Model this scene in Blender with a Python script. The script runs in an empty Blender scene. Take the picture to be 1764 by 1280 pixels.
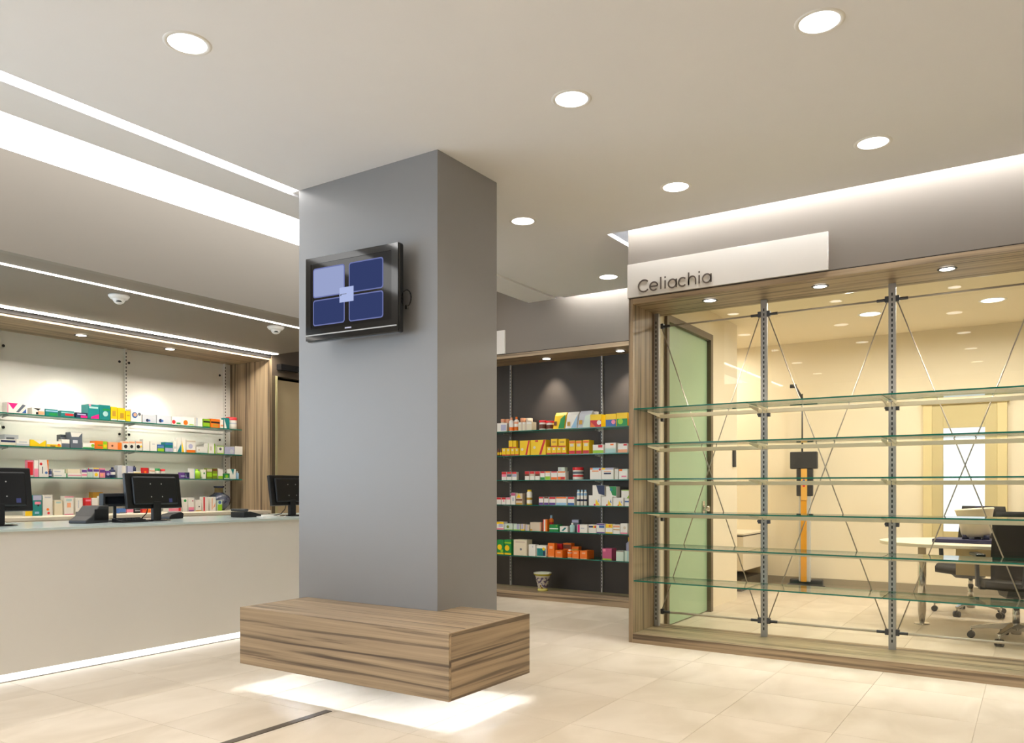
import bpy, math, random
import numpy as np
from mathutils import Vector, Matrix

sc = bpy.context.scene
col = sc.collection
random.seed(7)
PI = math.pi

# ------------------------------------------------------------------ camera
CX, HY, XR, XL, EYE = 882.0, 840.0, 1785.0, -1200.0, 1.2
FPX = math.sqrt((CX - XL) * (XR - CX))
TH = math.atan((XR - CX) / FPX)
cam_d = bpy.data.cameras.new('camera')
cam = bpy.data.objects.new('camera', cam_d)
col.objects.link(cam)
cam.location = (0, 0, EYE)
cam.rotation_euler = (PI / 2, 0, TH)
cam_d.sensor_width = 36.0
cam_d.lens = FPX / 1764.0 * 36.0
cam_d.shift_y = (HY - 640.0) / 1764.0
cam_d.clip_start = 0.05
sc.camera = cam

# ------------------------------------------------------------------ world, exposure
sc.view_settings.view_transform = 'Standard'
sc.view_settings.look = 'None'
sc.view_settings.gamma = 1.0
sc.view_settings.use_curve_mapping = False
sc.view_settings.exposure = 0.2
W = bpy.data.worlds.new('world')
sc.world = W
W.use_nodes = True
bg = W.node_tree.nodes['Background']
bg.inputs[0].default_value = (0.70, 0.85, 1.0, 1)
bg.inputs[1].default_value = 6.5
sc.cycles.use_denoising = True
sc.cycles.max_bounces = 10
sc.cycles.diffuse_bounces = 5
sc.cycles.glossy_bounces = 4
sc.cycles.transmission_bounces = 6
sc.cycles.transparent_max_bounces = 24
sc.cycles.caustics_reflective = False
sc.cycles.caustics_refractive = False
sc.cycles.sample_clamp_indirect = 5.0

# light levels
DOWN = 4.4        # ceiling downlights (watts)
COFFER = 3.1     # backlit panel above the counter
SLOT = 9.0        # led slot in the ceiling
COVE = 110.0        # led hidden in the wall coves
SOFFIT = 8.0      # led line over the counter
WASH = 52.0        # led slot in front of the medicine unit
TOE = 2.6         # counter toe strip
BENCH = 112.0       # strip under the bench
SPOT = 55.0       # small unit spots (watts)
OFFICE = 17.0

# daylight portals: added window beside the counter and the shop front behind the camera
def portal(loc, rot, sx, sy):
    l = bpy.data.lights.new('window_daylight', 'AREA'); l.shape = 'RECTANGLE'; l.size = sx; l.size_y = sy; l.cycles.is_portal = True
    o = bpy.data.objects.new('window_daylight', l); o.location = loc; o.rotation_euler = rot; col.objects.link(o)
portal((-7.70, -.75, 1.6), (0, -PI / 2, 0), 2.0, 4.9)
portal((-6.5, -3.45, 1.4), (PI / 2, 0, 0), 2.2, 2.5)

# ------------------------------------------------------------------ photo geometry: pixel ray to a plane of the room
_d = np.array([-math.sin(TH), math.cos(TH), 0.0]); _r = np.array([math.cos(TH), math.sin(TH), 0.0])
_C = np.array([0, 0, EYE])
def _ray(px, py): return _d + _r * (px - CX) / FPX + np.array([0, 0, (HY - py) / FPX])
def onz(px, py, z): v = _ray(px, py); return _C + v * (z - EYE) / v[2]
def onx(px, py, x): v = _ray(px, py); return _C + v * x / v[0]
def ony(px, py, y): v = _ray(px, py); return _C + v * y / v[1]

# ------------------------------------------------------------------ materials
MATS = {}
def srgb(*c):
    c = [v / 255.0 for v in c]
    return tuple(v / 12.92 if v <= 0.04045 else ((v + 0.055) / 1.055) ** 2.4 for v in c)
def mat(name, color, rough=0.5, metal=0.0, spec=0.5, noise=0.0, nscale=6.0, coat=0.0):
    if name in MATS: return MATS[name]
    m = bpy.data.materials.new(name); m.use_nodes = True
    nt = m.node_tree; b = nt.nodes['Principled BSDF']
    b.inputs['Base Color'].default_value = (*color, 1)
    b.inputs['Roughness'].default_value = rough
    b.inputs['Metallic'].default_value = metal
    b.inputs['Specular IOR Level'].default_value = spec
    if coat: b.inputs['Coat Weight'].default_value = coat; b.inputs['Coat Roughness'].default_value = 0.05
    tc = nt.nodes.new('ShaderNodeTexCoord'); n = nt.nodes.new('ShaderNodeTexNoise')
    n.inputs['Scale'].default_value = nscale; n.inputs['Detail'].default_value = 4
    nt.links.new(tc.outputs['Object'], n.inputs['Vector'])
    r = nt.nodes.new('ShaderNodeMapRange')
    amt = noise if noise else 0.02
    r.inputs['To Min'].default_value = 1 - amt; r.inputs['To Max'].default_value = 1 + amt
    nt.links.new(n.outputs['Fac'], r.inputs['Value'])
    mx = nt.nodes.new('ShaderNodeVectorMath'); mx.operation = 'SCALE'
    mx.inputs[0].default_value = color
    nt.links.new(r.outputs[0], mx.inputs['Scale'])
    nt.links.new(mx.outputs[0], b.inputs['Base Color'])
    MATS[name] = m
    return m
def emit(name, color, strength):
    if name in MATS: return MATS[name]
    m = bpy.data.materials.new(name); m.use_nodes = True
    nt = m.node_tree; nt.nodes.remove(nt.nodes['Principled BSDF'])
    e = nt.nodes.new('ShaderNodeEmission')
    e.inputs[0].default_value = (*color, 1); e.inputs[1].default_value = strength
    nt.links.new(e.outputs[0], nt.nodes['Material Output'].inputs[0])
    MATS[name] = m
    return m
def glass(name, tint, rough=0.0, ior=1.5, base=0.0):
    """thin clear pane: fresnel mix of transparency and mirror reflection"""
    if name in MATS: return MATS[name]
    m = bpy.data.materials.new(name); m.use_nodes = True
    nt = m.node_tree; nt.nodes.remove(nt.nodes['Principled BSDF'])
    t = nt.nodes.new('ShaderNodeBsdfTransparent'); t.inputs[0].default_value = (*tint, 1)
    g = nt.nodes.new('ShaderNodeBsdfGlossy'); g.inputs['Roughness'].default_value = rough
    f = nt.nodes.new('ShaderNodeFresnel'); f.inputs[0].default_value = ior
    mx = nt.nodes.new('ShaderNodeMixShader')
    ge = nt.nodes.new('ShaderNodeNewGeometry'); mi = nt.nodes.new('ShaderNodeMapRange')   # same reflectance from both sides of a sheet
    mi.inputs['To Min'].default_value = ior; mi.inputs['To Max'].default_value = 1/ior
    nt.links.new(ge.outputs['Backfacing'], mi.inputs[0]); nt.links.new(mi.outputs[0], f.inputs[0])
    nt.links.new(f.outputs[0], mx.inputs[0]); nt.links.new(t.outputs[0], mx.inputs[1]); nt.links.new(g.outputs[0], mx.inputs[2])
    nt.links.new(mx.outputs[0], nt.nodes['Material Output'].inputs[0])
    MATS[name] = m
    return m
def wood(name, axis, dark, light, rough=0.42):
    """zebrano laminate, grain running along the given axis"""
    if name in MATS: return MATS[name]
    m = bpy.data.materials.new(name); m.use_nodes = True
    nt = m.node_tree; b = nt.nodes['Principled BSDF']
    tc = nt.nodes.new('ShaderNodeTexCoord')
    def noise(s_along, s_across, dist, det, w=0):
        mp = nt.nodes.new('ShaderNodeMapping')
        s = [s_across] * 3; s[axis] = s_along
        mp.inputs['Scale'].default_value = s
        mp.inputs['Location'].default_value = (w, w * 1.7, w * .6)
        n = nt.nodes.new('ShaderNodeTexNoise'); n.inputs['Scale'].default_value = 1.0
        n.inputs['Detail'].default_value = det; n.inputs['Distortion'].default_value = dist
        nt.links.new(tc.outputs['Object'], mp.inputs[0]); nt.links.new(mp.outputs[0], n.inputs['Vector'])
        return n
    n1 = noise(0.7, 36.0, 0.45, 3.0); n2 = noise(1.6, 140.0, 0.1, 3.0, 3.1); n3 = noise(0.5, 9.0, 0.3, 2.0, 8.0)
    r = nt.nodes.new('ShaderNodeValToRGB')
    e = r.color_ramp.elements
    e[0].position = 0.30; e[0].color = (*dark, 1)
    e[1].position = 0.47; e[1].color = (*[a * .3 + c * .7 for a, c in zip(dark, light)], 1)
    x = e.new(0.40); x.color = (*[a * .72 + c * .28 for a, c in zip(dark, light)], 1)
    x = e.new(0.70); x.color = (*light, 1)
    nt.links.new(n1.outputs['Fac'], r.inputs[0])
    ad = nt.nodes.new('ShaderNodeMath'); ad.operation = 'ADD'
    nt.links.new(n2.outputs['Fac'], ad.inputs[0]); nt.links.new(n3.outputs['Fac'], ad.inputs[1])
    mr = nt.nodes.new('ShaderNodeMapRange')
    mr.inputs['From Min'].default_value = .6; mr.inputs['From Max'].default_value = 1.4
    mr.inputs['To Min'].default_value = .78; mr.inputs['To Max'].default_value = 1.18
    nt.links.new(ad.outputs[0], mr.inputs[0])
    v = nt.nodes.new('ShaderNodeVectorMath'); v.operation = 'SCALE'
    nt.links.new(r.outputs[0], v.inputs[0]); nt.links.new(mr.outputs[0], v.inputs['Scale'])
    nt.links.new(v.outputs[0], b.inputs['Base Color'])
    b.inputs['Roughness'].default_value = rough
    MATS[name] = m
    return m

WD, WL = srgb(88, 72, 56), srgb(180, 157, 126)
wood_x = wood('zebrano_along_x', 0, WD, WL)
wood_y = wood('zebrano_along_y', 1, WD, WL)
wood_z = wood('zebrano_along_z', 2, WD, WL)
M_ceil = mat('ceiling_paint', srgb(244, 244, 246), 0.8, noise=.01)
M_column = mat('satin_grey_paint', srgb(143, 143, 144), 0.42, noise=.01)
M_taupe = mat('taupe_paint', srgb(126, 117, 107), 0.6, noise=.01)
M_taupe_l = mat('light_taupe_paint', srgb(132, 125, 115), 0.6, noise=.01)
M_dark = mat('dark_taupe_paint', srgb(92, 80, 68), 0.6, noise=.02)
M_office = mat('cream_wall_paint', srgb(240, 229, 204), 0.7, noise=.01)
M_office_c = mat('cream_ceiling_paint', srgb(240, 229, 204), 0.8, noise=.01)
M_white = mat('white_laminate', srgb(240, 238, 232), 0.25, noise=.01)
M_whitep = mat('white_back_panel', srgb(236, 234, 228), 0.35, noise=.01)
M_cream = mat('cream_laminate', srgb(232, 222, 202), 0.35, noise=.01)
M_rail = mat('cream_shelf_rail', srgb(226, 212, 184), 0.35, noise=.01)
M_black = mat('black_plastic', srgb(18, 18, 20), 0.35)
M_gloss = mat('gloss_black_plastic', srgb(10, 10, 11), 0.08, coat=.5)
M_matte = mat('charcoal_plastic', srgb(44, 45, 48), 0.5)
M_darkback = mat('dark_back_panel', srgb(58, 52, 48), 0.5, noise=.03)
M_alu = mat('brushed_aluminium', srgb(178, 177, 175), 0.4, metal=.25)
M_chrome = mat('chrome', srgb(205, 203, 200), 0.15, metal=1.0)
M_steel = mat('steel_wire', srgb(186, 178, 164), 0.35, metal=.25)
M_clamp = mat('dark_metal_clamp', srgb(88, 90, 94), 0.35, metal=.8)
M_slot = mat('slot_black', srgb(30, 32, 36), 0.7)
M_trim = mat('white_trim', srgb(244, 243, 240), 0.4)
M_gap = mat('painted_gap_shadow', srgb(28, 24, 22), 0.8)  # black colour stands in for the shade inside narrow gaps
M_edge = mat('glass_edge_green', srgb(34, 112, 96), 0.15)
M_glass = glass('clear_shelf_glass', (.93, .97, .95))
M_pane = glass('clear_pane_glass', (.97, .98, .96))
M_base = mat('grey_skirting', srgb(158, 148, 130), 0.5, noise=.03)
M_plinth = mat('dark_skirting', srgb(84, 76, 64), 0.5)

WARM = (1.0, .91, .81)
NEUT = (.97, .985, 1.0)
COOL = (.84, .91, 1.0)
E_down = emit('downlight_glow', (1, .95, .88), 6.0)
E_coffer = emit('backlit_panel_glow', (1.0, .985, .96), COFFER)
E_slot = emit('led_slot_glow', (1, .98, .95), SLOT)
E_cove = emit('cove_led_glow', NEUT, COVE)
E_soffit = emit('soffit_led_glow', (1, .93, .84), SOFFIT)
E_wash = emit('wash_led_glow', (1, .93, .82), WASH)
E_toe = emit('toe_led_glow', (1, .99, .97), TOE)
E_bench = emit('bench_led_glow', COOL, BENCH)
E_spot = emit('spot_lens_glow', (1, .93, .82), 9.0)
E_off = emit('office_downlight_glow', (1, .95, .86), 6.0)

# ------------------------------------------------------------------ mesh helpers
class MB:
    def __init__(s): s.v = []; s.f = []; s.m = []; s.mats = []; s.sm = []
    def _mi(s, m):
        if m not in s.mats: s.mats.append(m)
        return s.mats.index(m)
    def add(s, vs, fs, m, smooth=False):
        o = len(s.v); s.v += [tuple(map(float, p)) for p in vs]; k = s._mi(m)
        for f in fs: s.f.append(tuple(i + o for i in f)); s.m.append(k); s.sm.append(smooth)
        return s
    def box(s, x0, x1, y0, y1, z0, z1, m, faces=None):
        vs = [(x0,y0,z0),(x1,y0,z0),(x1,y1,z0),(x0,y1,z0),(x0,y0,z1),(x1,y0,z1),(x1,y1,z1),(x0,y1,z1)]
        fs = {'-z':(0,3,2,1),'+z':(4,5,6,7),'-y':(0,1,5,4),'+y':(2,3,7,6),'-x':(3,0,4,7),'+x':(1,2,6,5)}
        if faces is None: return s.add(vs, list(fs.values()), m)
        for k, f in fs.items():
            mm = faces.get(k, m)
            if mm is not None: s.add([vs[i] for i in f], [(0,1,2,3)], mm)
        return s
    def cyl(s, p0, p1, r0, r1, m, n=16, cap=True):
        p0, p1 = Vector(p0), Vector(p1); a = (p1 - p0).normalized()
        u = a.orthogonal().normalized(); w = a.cross(u)
        vs = []
        for p, r in ((p0, r0), (p1, r1)):
            for i in range(n):
                t = 2 * PI * i / n; vs.append(p + (u * math.cos(t) + w * math.sin(t)) * r)
        s.add(vs, [(i, (i+1) % n, n + (i+1) % n, n + i) for i in range(n)], m, True)
        if cap: s.add(vs, [tuple(reversed(range(n))), tuple(range(n, 2*n))], m)
        return s
    def lathe(s, prof, m, c=(0,0,0), n=20, mf=None):
        """prof: list of (r,z); mf(k) gives the material of ring k"""
        vs = [(c[0] + r*math.cos(2*PI*i/n), c[1] + r*math.sin(2*PI*i/n), c[2] + z) for r, z in prof for i in range(n)]
        for k in range(len(prof) - 1):
            fs = [(i, (i+1) % n, n + (i+1) % n, n + i) for i in range(n)]
            s.add(vs[k*n:(k+2)*n], fs, mf(k) if mf else m, True)
        return s
    def prism(s, pts, axis, a, b, m):
        """extrude a polygon (2d pts in the other two axes, in order) along axis from a to b"""
        n = len(pts)
        def P(p, t):
            q = list(p); q.insert(axis, t); return tuple(q)
        vs = [P(p, a) for p in pts] + [P(p, b) for p in pts]
        fs = [tuple(range(n)), tuple(reversed(range(n, 2*n)))] + [(i, n+i, n+(i+1) % n, (i+1) % n) for i in range(n)]
        return s.add(vs, fs, m)
    def tube(s, pts, r, m, n=8):
        for a, b in zip(pts[:-1], pts[1:]): s.cyl(a, b, r, r, m, n)
        return s
    def build(s, name, parent=None, bevel=0, origin=None, fix=True):
        me = bpy.data.meshes.new(name)
        vs = s.v
        if origin is not None: vs = [(p[0]-origin[0], p[1]-origin[1], p[2]-origin[2]) for p in vs]
        me.from_pydata(vs, [], s.f)
        for m in s.mats: me.materials.append(m)
        me.polygons.foreach_set('material_index', s.m)
        me.polygons.foreach_set('use_smooth', s.sm)
        if fix:
            import bmesh
            bm = bmesh.new(); bm.from_mesh(me); bmesh.ops.remove_doubles(bm, verts=bm.verts, dist=1e-6)
            bmesh.ops.recalc_face_normals(bm, faces=bm.faces); bm.to_mesh(me); bm.free()
        me.update()
        o = bpy.data.objects.new(name, me); col.objects.link(o)
        if origin is not None: o.location = origin
        if parent is not None: o.parent = parent
        if bevel:
            b = o.modifiers.new('bevel', 'BEVEL'); b.width = bevel; b.segments = 2; b.limit_method = 'ANGLE'
        return o
def tag(o, label, cat=None, group=None, kind=None):
    o['label'] = label
    if cat: o['category'] = cat
    if group: o['group'] = group
    if kind: o['kind'] = kind
    return o
def empty(name, loc=(0,0,0), rz=0.0):
    o = bpy.data.objects.new(name, None); o.location = loc; o.rotation_euler = (0, 0, rz); o.empty_display_size = .1
    col.objects.link(o); return o
def copy_tree(o, parent=None):
    c = o.copy(); col.objects.link(c); c.parent = parent
    for ch in list(o.children): copy_tree(ch, c)
    return c
def B(*a, **k): return MB().box(*a, **k)

# ------------------------------------------------------------------ shell of the shop
ZC, ZU, ZS = 3.155, 3.42, 2.66          # main ceiling, slab above, soffit and unit tops
YW, YF = 5.66, 7.25                      # front of the sign wall, front of the far unit
XCAB = -7.05                             # front line of the unit behind the counter
XB = -5.31                               # bulkhead over the counter
X1, Y0, YO = 3.2, -3.5, 9.95             # right wall, shop front, office back wall

# floor with tiles
T = .575
def tile_mat():
    m = bpy.data.materials.new('beige_stone_tile'); m.use_nodes = True
    nt = m.node_tree; b = nt.nodes['Principled BSDF']
    tc = nt.nodes.new('ShaderNodeTexCoord'); oi = nt.nodes.new('ShaderNodeObjectInfo')
    ad = nt.nodes.new('ShaderNodeVectorMath'); ad.operation = 'MULTIPLY_ADD'
    cb = nt.nodes.new('ShaderNodeCombineXYZ')
    for i in range(3): nt.links.new(oi.outputs['Random'], cb.inputs[i])
    nt.links.new(cb.outputs[0], ad.inputs[0]); ad.inputs[1].default_value = (37, 91, 53)
    nt.links.new(tc.outputs['Object'], ad.inputs[2])
    mp = nt.nodes.new('ShaderNodeMapping'); mp.inputs['Scale'].default_value = (3.0, 1.6, 1)
    nt.links.new(ad.outputs[0], mp.inputs[0])
    n = nt.nodes.new('ShaderNodeTexNoise'); n.inputs['Scale'].default_value = 1.0; n.inputs['Detail'].default_value = 6; n.inputs['Distortion'].default_value = .8
    nt.links.new(mp.outputs[0], n.inputs['Vector'])
    r = nt.nodes.new('ShaderNodeValToRGB'); e = r.color_ramp.elements
    e[0].position = .3; e[0].color = (*srgb(203, 189, 168), 1)
    e[1].position = .72; e[1].color = (*srgb(223, 211, 193), 1)
    nt.links.new(n.outputs['Fac'], r.inputs[0])
    mr = nt.nodes.new('ShaderNodeMapRange'); mr.inputs['To Min'].default_value = .955; mr.inputs['To Max'].default_value = 1.02
    nt.links.new(oi.outputs['Random'], mr.inputs[0])
    v = nt.nodes.new('ShaderNodeVectorMath'); v.operation = 'SCALE'
    nt.links.new(r.outputs[0], v.inputs[0]); nt.links.new(mr.outputs[0], v.inputs['Scale'])
    nt.links.new(v.outputs[0], b.inputs['Base Color'])
    b.inputs['Roughness'].default_value = .42
    b.inputs['Specular IOR Level'].default_value = .35
    return m
M_tile = tile_mat()
M_grout = mat('tile_grout', srgb(208, 195, 174), .8)
floor = B(-9, X1 + .2, Y0 - .2, 10.3, -.1, -.0035, M_grout).build('floor')
tag(floor, 'beige stone tiled shop floor running into the office', kind='structure')
tm = MB()
g, c = .0005, .002
tm.add([(g,g,-.003),(T-g,g,-.003),(T-g,T-g,-.003),(g,T-g,-.003),(g+c*.3,g+c*.3,0),(T-g-c*.3,g+c*.3,0),(T-g-c*.3,T-g-c*.3,0),(g+c*.3,T-g-c*.3,0)],
       [(4,5,6,7),(0,1,5,4),(1,2,6,5),(2,3,7,6),(3,0,4,7)], M_tile)
t0 = tm.build('tile', floor)
ix = [(-1.404 + T*i, 4.69 + T*j) for i in range(-8, 6) for j in range(-8, 9)]
# the nearest 238 tiles singly, the rest as one sheet
seen = [p for p in ix if p[1] + T > 0.9 and -6.4 < p[0] and p[0] < 1.6]
t0.location = (*seen[0], 0)
for p in seen[1:]:
    t = t0.copy(); t.location = (*p, 0); t.parent = floor; col.objects.link(t)
xs = sorted({p[0] for p in seen}); ys = sorted({p[1] for p in seen})
rest = MB()
x_lo, x_hi, y_lo, y_hi = xs[0], xs[-1] + T, ys[0], ys[-1] + T
for a in ((-9, x_lo, Y0, 10.3), (x_hi, X1 + .2, Y0, 10.3), (x_lo, x_hi, Y0, y_lo), (x_lo, x_hi, y_hi, 10.3)):
    if a[1] > a[0] and a[3] > a[2]: rest.box(a[0], a[1], a[2], a[3], -.003, 0, M_tile)
o = rest.build('tile_field', floor); o['kind'] = 'stuff'

# drain channel
o = B(-3.195, -3.15, 1.6, 3.03, -.001, .0035, mat('bronze_profile', srgb(88, 78, 66), .45, metal=.3)).build('trim_1')
tag(o, 'thin dark metal floor profile pointing at the bench', kind='structure')

# ceiling
cm = MB()
XSR, XSL, XBR = -4.055, -4.155, -4.49     # led slot and edge of the coffer
CV = .12                                  # cove gap
cm.box(XSR, X1, Y0, YW - CV, ZC, ZC + .03, M_ceil)
cm.box(XSR, -2.646 - CV, YW - CV, YF - CV, ZC, ZC + .03, M_ceil)
cm.box(XBR, XSL, Y0, YF - CV, ZC, ZC + .03, M_ceil)
cm.box(XSL, XSR, Y0, YF - CV, ZC + .018, ZC + .03, M_ceil)
cm.box(-9, X1 + .2, Y0 - .2, 10.3, ZU, ZU + .1, M_ceil)
cm.box(XBR, XBR + .02, Y0, YF - CV, ZC + .03, 3.30, M_ceil)
o = cm.build('ceiling'); tag(o, 'smooth white plaster ceiling with recessed light slots', kind='structure')

# led slot
o = B(XSL + .004, XSR - .004, Y0, 3.63, ZC + .0145, ZC + .0175, E_slot).build('ceiling_light_slot')
tag(o, 'long thin white light slot in the ceiling running to the column', 'light slot')
# coffer panel
o = B(XB + .005, XBR - .01, Y0, 6.6, 3.285, 3.295, E_coffer).build('backlit_ceiling_panel')
tag(o, 'wide glowing white ceiling panel above the counter', 'light panel')

# bulkhead over the counter
bm_ = MB()
bm_.box(XB - .06, XB, Y0, 5.87, ZS, ZU, M_taupe_l)
bm_.box(-9, XB - .06, Y0, 5.87, ZS, ZS + .04, M_taupe)
bm_.box(-9, XB - .06, 5.83, 5.87, ZS + .04, ZU, M_taupe)
o = bm_.build('wall_bulkhead'); tag(o, 'taupe bulkhead and soffit hanging above the counter', kind='structure')
o = B(-5.642, -5.608, Y0, 5.86, ZS - .004, ZS - .0004, E_soffit).build('soffit_light_line')
tag(o, 'thin white light line in the soffit behind the bulkhead edge', 'light line')
o = B(-6.985, -6.915, 1.9, 5.86, ZS - .004, ZS - .0004, E_wash).build('shelf_wash_light')
tag(o, 'bright white light slot directly in front of the medicine shelves', 'light slot')
o = B(-7.049, -7.036, 2.09, 5.86, ZS - .034, ZS - .0004, M_gap).build('trim_2'); tag(o, 'black strip painted as the shadow gap between soffit and medicine unit', kind='structure')  # black strip in place of the shaded gap, also shields the unit top

# sign wall (right) with the long display opening
XE = .985
wm = MB()
wm.box(-2.646, X1 + .1, YW, 6.2, ZS + .006, ZU, M_taupe)
wm.box(XE, X1 + .1, YW, 6.2, 0, ZS + .006, M_taupe)
o = wm.build('wall_right'); tag(o, 'taupe wall above the glass display shelves', kind='structure')
o = B(-2.64, XE, YW + .004, YW + .05, ZS - .001, ZS + .006, M_gap).build('trim_3'); tag(o, 'black strip painted as the shadow gap above the glass display frame', kind='structure')  # gap shade given as a black strip over the frame
# partition between shop and office beyond the unit, with the glass door
wm = MB()
wm.box(-2.76, -2.646, 6.2, 6.38, 0, ZU, M_office, faces={'-x': M_taupe, '-y': M_taupe})
wm.box(-2.76, -2.646, 6.38, 7.53, 2.68, ZU, M_office, faces={'-x': M_taupe})
wm.box(-2.80, -2.70, 7.53, 8.48, 0, ZU, M_office)
wm.box(-4.4, -2.70, 8.48, 8.52, 0, ZU, M_office)
wm.box(-4.42, -4.40, 8.48, YO, 0, ZU, M_office)
o = wm.build('wall_office_left'); tag(o, 'cream office wall beside the green glass door', kind='structure')
d = B(-2.70, -2.66, 6.43, 7.47, .01, 2.62, mat('green_frosted_glass', srgb(170, 200, 164), .35)).build('door_1')
tag(d, 'green frosted glass office door with dark frame', kind='structure')
fm = MB(); M_frame = mat('bronze_door_frame', srgb(104, 90, 70), .45, noise=.03)
fm.box(-2.72, -2.62, 6.38, 6.43, 0, 2.68, M_frame); fm.box(-2.72, -2.62, 7.47, 7.53, 0, 2.68, M_frame); fm.box(-2.72, -2.62, 6.43, 7.47, 2.62, 2.68, M_frame)
fm.build('door_frame', d)
hm = MB(); hm.cyl((-2.66, 7.36, 1.0), (-2.60, 7.36, 1.0), .026, .026, M_chrome); hm.cyl((-2.605, 7.37, 1.0), (-2.605, 7.25, 1.0), .01, .01, M_chrome, 10)
hm.box(-2.66, -2.65, 7.33, 7.39, .93, 1.07, M_chrome)
hm.build('door_handle', d)

# far wall
wm = MB()
wm.box(-9, -2.76, YF, 7.9, ZS + .006, ZU, M_taupe)
wm.box(-9, -2.80, 7.72, 7.9, 0, ZS + .006, M_darkback)
o = wm.build('wall_back'); tag(o, 'taupe wall above the dark medicine unit', kind='structure')
o = B(-7.0, -2.77, YF + .004, YF + .05, ZS - .001, ZS + .006, M_gap).build('trim_4'); tag(o, 'black strip painted as the shadow gap above the dark medicine unit', kind='structure')  # dark line of shade laid in as a black strip
# left wall beyond the medicine unit, with the beige door
wm = MB()
wm.box(-7.20, XCAB, 5.885, 5.93, 0, 2.44, M_frame)
wm.box(-7.20, XCAB, 5.885, YF, 2.44, ZU, M_dark)
wm.box(-7.20, XCAB, 6.9, YF, 0, 2.44, M_dark)
o = wm.build('wall_left'); tag(o, 'dark taupe wall over the beige doorway beside the medicine shelves', kind='structure')
d = B(-7.16, -7.12, 5.96, 6.9, .01, 2.41, mat('beige_door_panel', srgb(214, 194, 156), .5, noise=.02)).build('door_2')
tag(d, 'beige door panel beside the medicine shelves', kind='structure')
B(-7.14, XCAB + .004, 5.93, 5.96, 0, 2.44, mat('pale_door_frame', srgb(206, 196, 150), .5)).build('door_frame', d)
dm = MB(); dm.box(XCAB, XCAB + .075, 5.95, 6.22, 2.505, 2.57, M_black); dm.cyl((XCAB + .076, 6.19, 2.54), (XCAB + .079, 6.19, 2.54), .016, .016, M_matte)
dm.build('door_closer', d)
wm = MB(); wm.box(-9, -8.9, 2.05, 10.3, 0, ZU, M_taupe); wm.box(-9, -7.85, 2.0, 2.05, 0, ZU, M_taupe); wm.box(-8.9, -7.76, 5.885, 5.93, 0, ZU, M_taupe)
o = wm.build('wall_store'); tag(o, 'taupe wall of the store behind the shelves', kind='structure')
# remaining outer walls
o = B(X1, X1 + .2, Y0, 10.3, 0, ZU, M_taupe_l).build('wall_side'); tag(o, 'light taupe side wall of the shop', kind='structure')
wm = MB()
wm.box(-9, -7.65, Y0 - .2, Y0, 0, ZU, M_taupe_l); wm.box(-5.35, X1 + .2, Y0 - .2, Y0, 0, ZU, M_taupe_l)
wm.box(-7.65, -5.35, Y0 - .2, Y0, 2.68, ZU, M_taupe_l); wm.box(-7.65, -5.35, Y0 - .2, Y0, 0, .12, M_taupe_l)
wm.box(-6.54, -6.46, Y0 - .14, Y0 - .06, .12, 2.68, M_matte)
o = wm.build('wall_front'); tag(o, 'shop front with a tall daylight opening', kind='structure')
wm = MB()  # unseen windows, put here to send cool daylight onto the column front
wm.box(-7.85, -7.72, Y0, -3.2, 0, ZU, M_taupe_l); wm.box(-7.85, -7.72, 1.75, 2.05, 0, ZU, M_taupe_l)
wm.box(-7.85, -7.72, -3.2, 1.75, 0, .55, M_taupe_l); wm.box(-7.85, -7.72, -3.2, 1.75, 2.62, ZU, M_taupe_l)
for y in (-1.55, .1): wm.box(-7.80, -7.76, y - .04, y + .04, .55, 2.62, M_matte)
o = wm.build('wall_added_windows'); tag(o, 'unseen side wall with windows added for daylight next to the counter', kind='structure')

# office shell
o = B(-4.42, X1, YO, YO + .2, 0, ZU, M_office).build('wall_office_back'); tag(o, 'cream back wall of the office', kind='structure')
o = B(-2.70, X1, 6.2, YO, 2.95, 2.98, M_office_c).box(-4.42, -2.70, 8.52, YO, 2.95, 2.98, M_office_c).build('ceiling_office'); tag(o, 'cream office ceiling', kind='structure')
o = B(-4.40, X1, YO - .015, YO, 0, .12, M_base).build('baseboard_office'); tag(o, 'grey beige skirting along the office back wall', kind='structure')

# cove led strips, facing down the walls
def cove(x0, x1, y0, y1, label):
    o = B(x0, x1, y0, y1, 3.33, 3.335, E_cove).build('cove_light'); tag(o, label, 'light strip')
    B(x0, x1, y0, y1, 3.3352, 3.35, M_alu).build('profile', o)
cove(-2.646 - CV, X1, YW - .10, YW - .06, 'hidden light strip in the ceiling cove above the lettered sign wall')
cove(-2.646 - .10, -2.646 - .06, YW, YF - CV, 'hidden light strip in the ceiling cove at the corner of the sign wall')
cove(XSR, -2.646 - CV, YF - .10, YF - .06, 'hidden light strip in the ceiling cove above the dark unit')

# ------------------------------------------------------------------ column and bench
CXa, CXb, CYa, CYb = -4.054, -2.889, 3.605, 4.211
o = B(CXa, CXb, CYa, CYb, 0, ZC + .02, M_column).build('column', bevel=.003)
tag(o, 'grey square column carrying the screen, rising from the bench', 'column', kind='structure')

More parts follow.
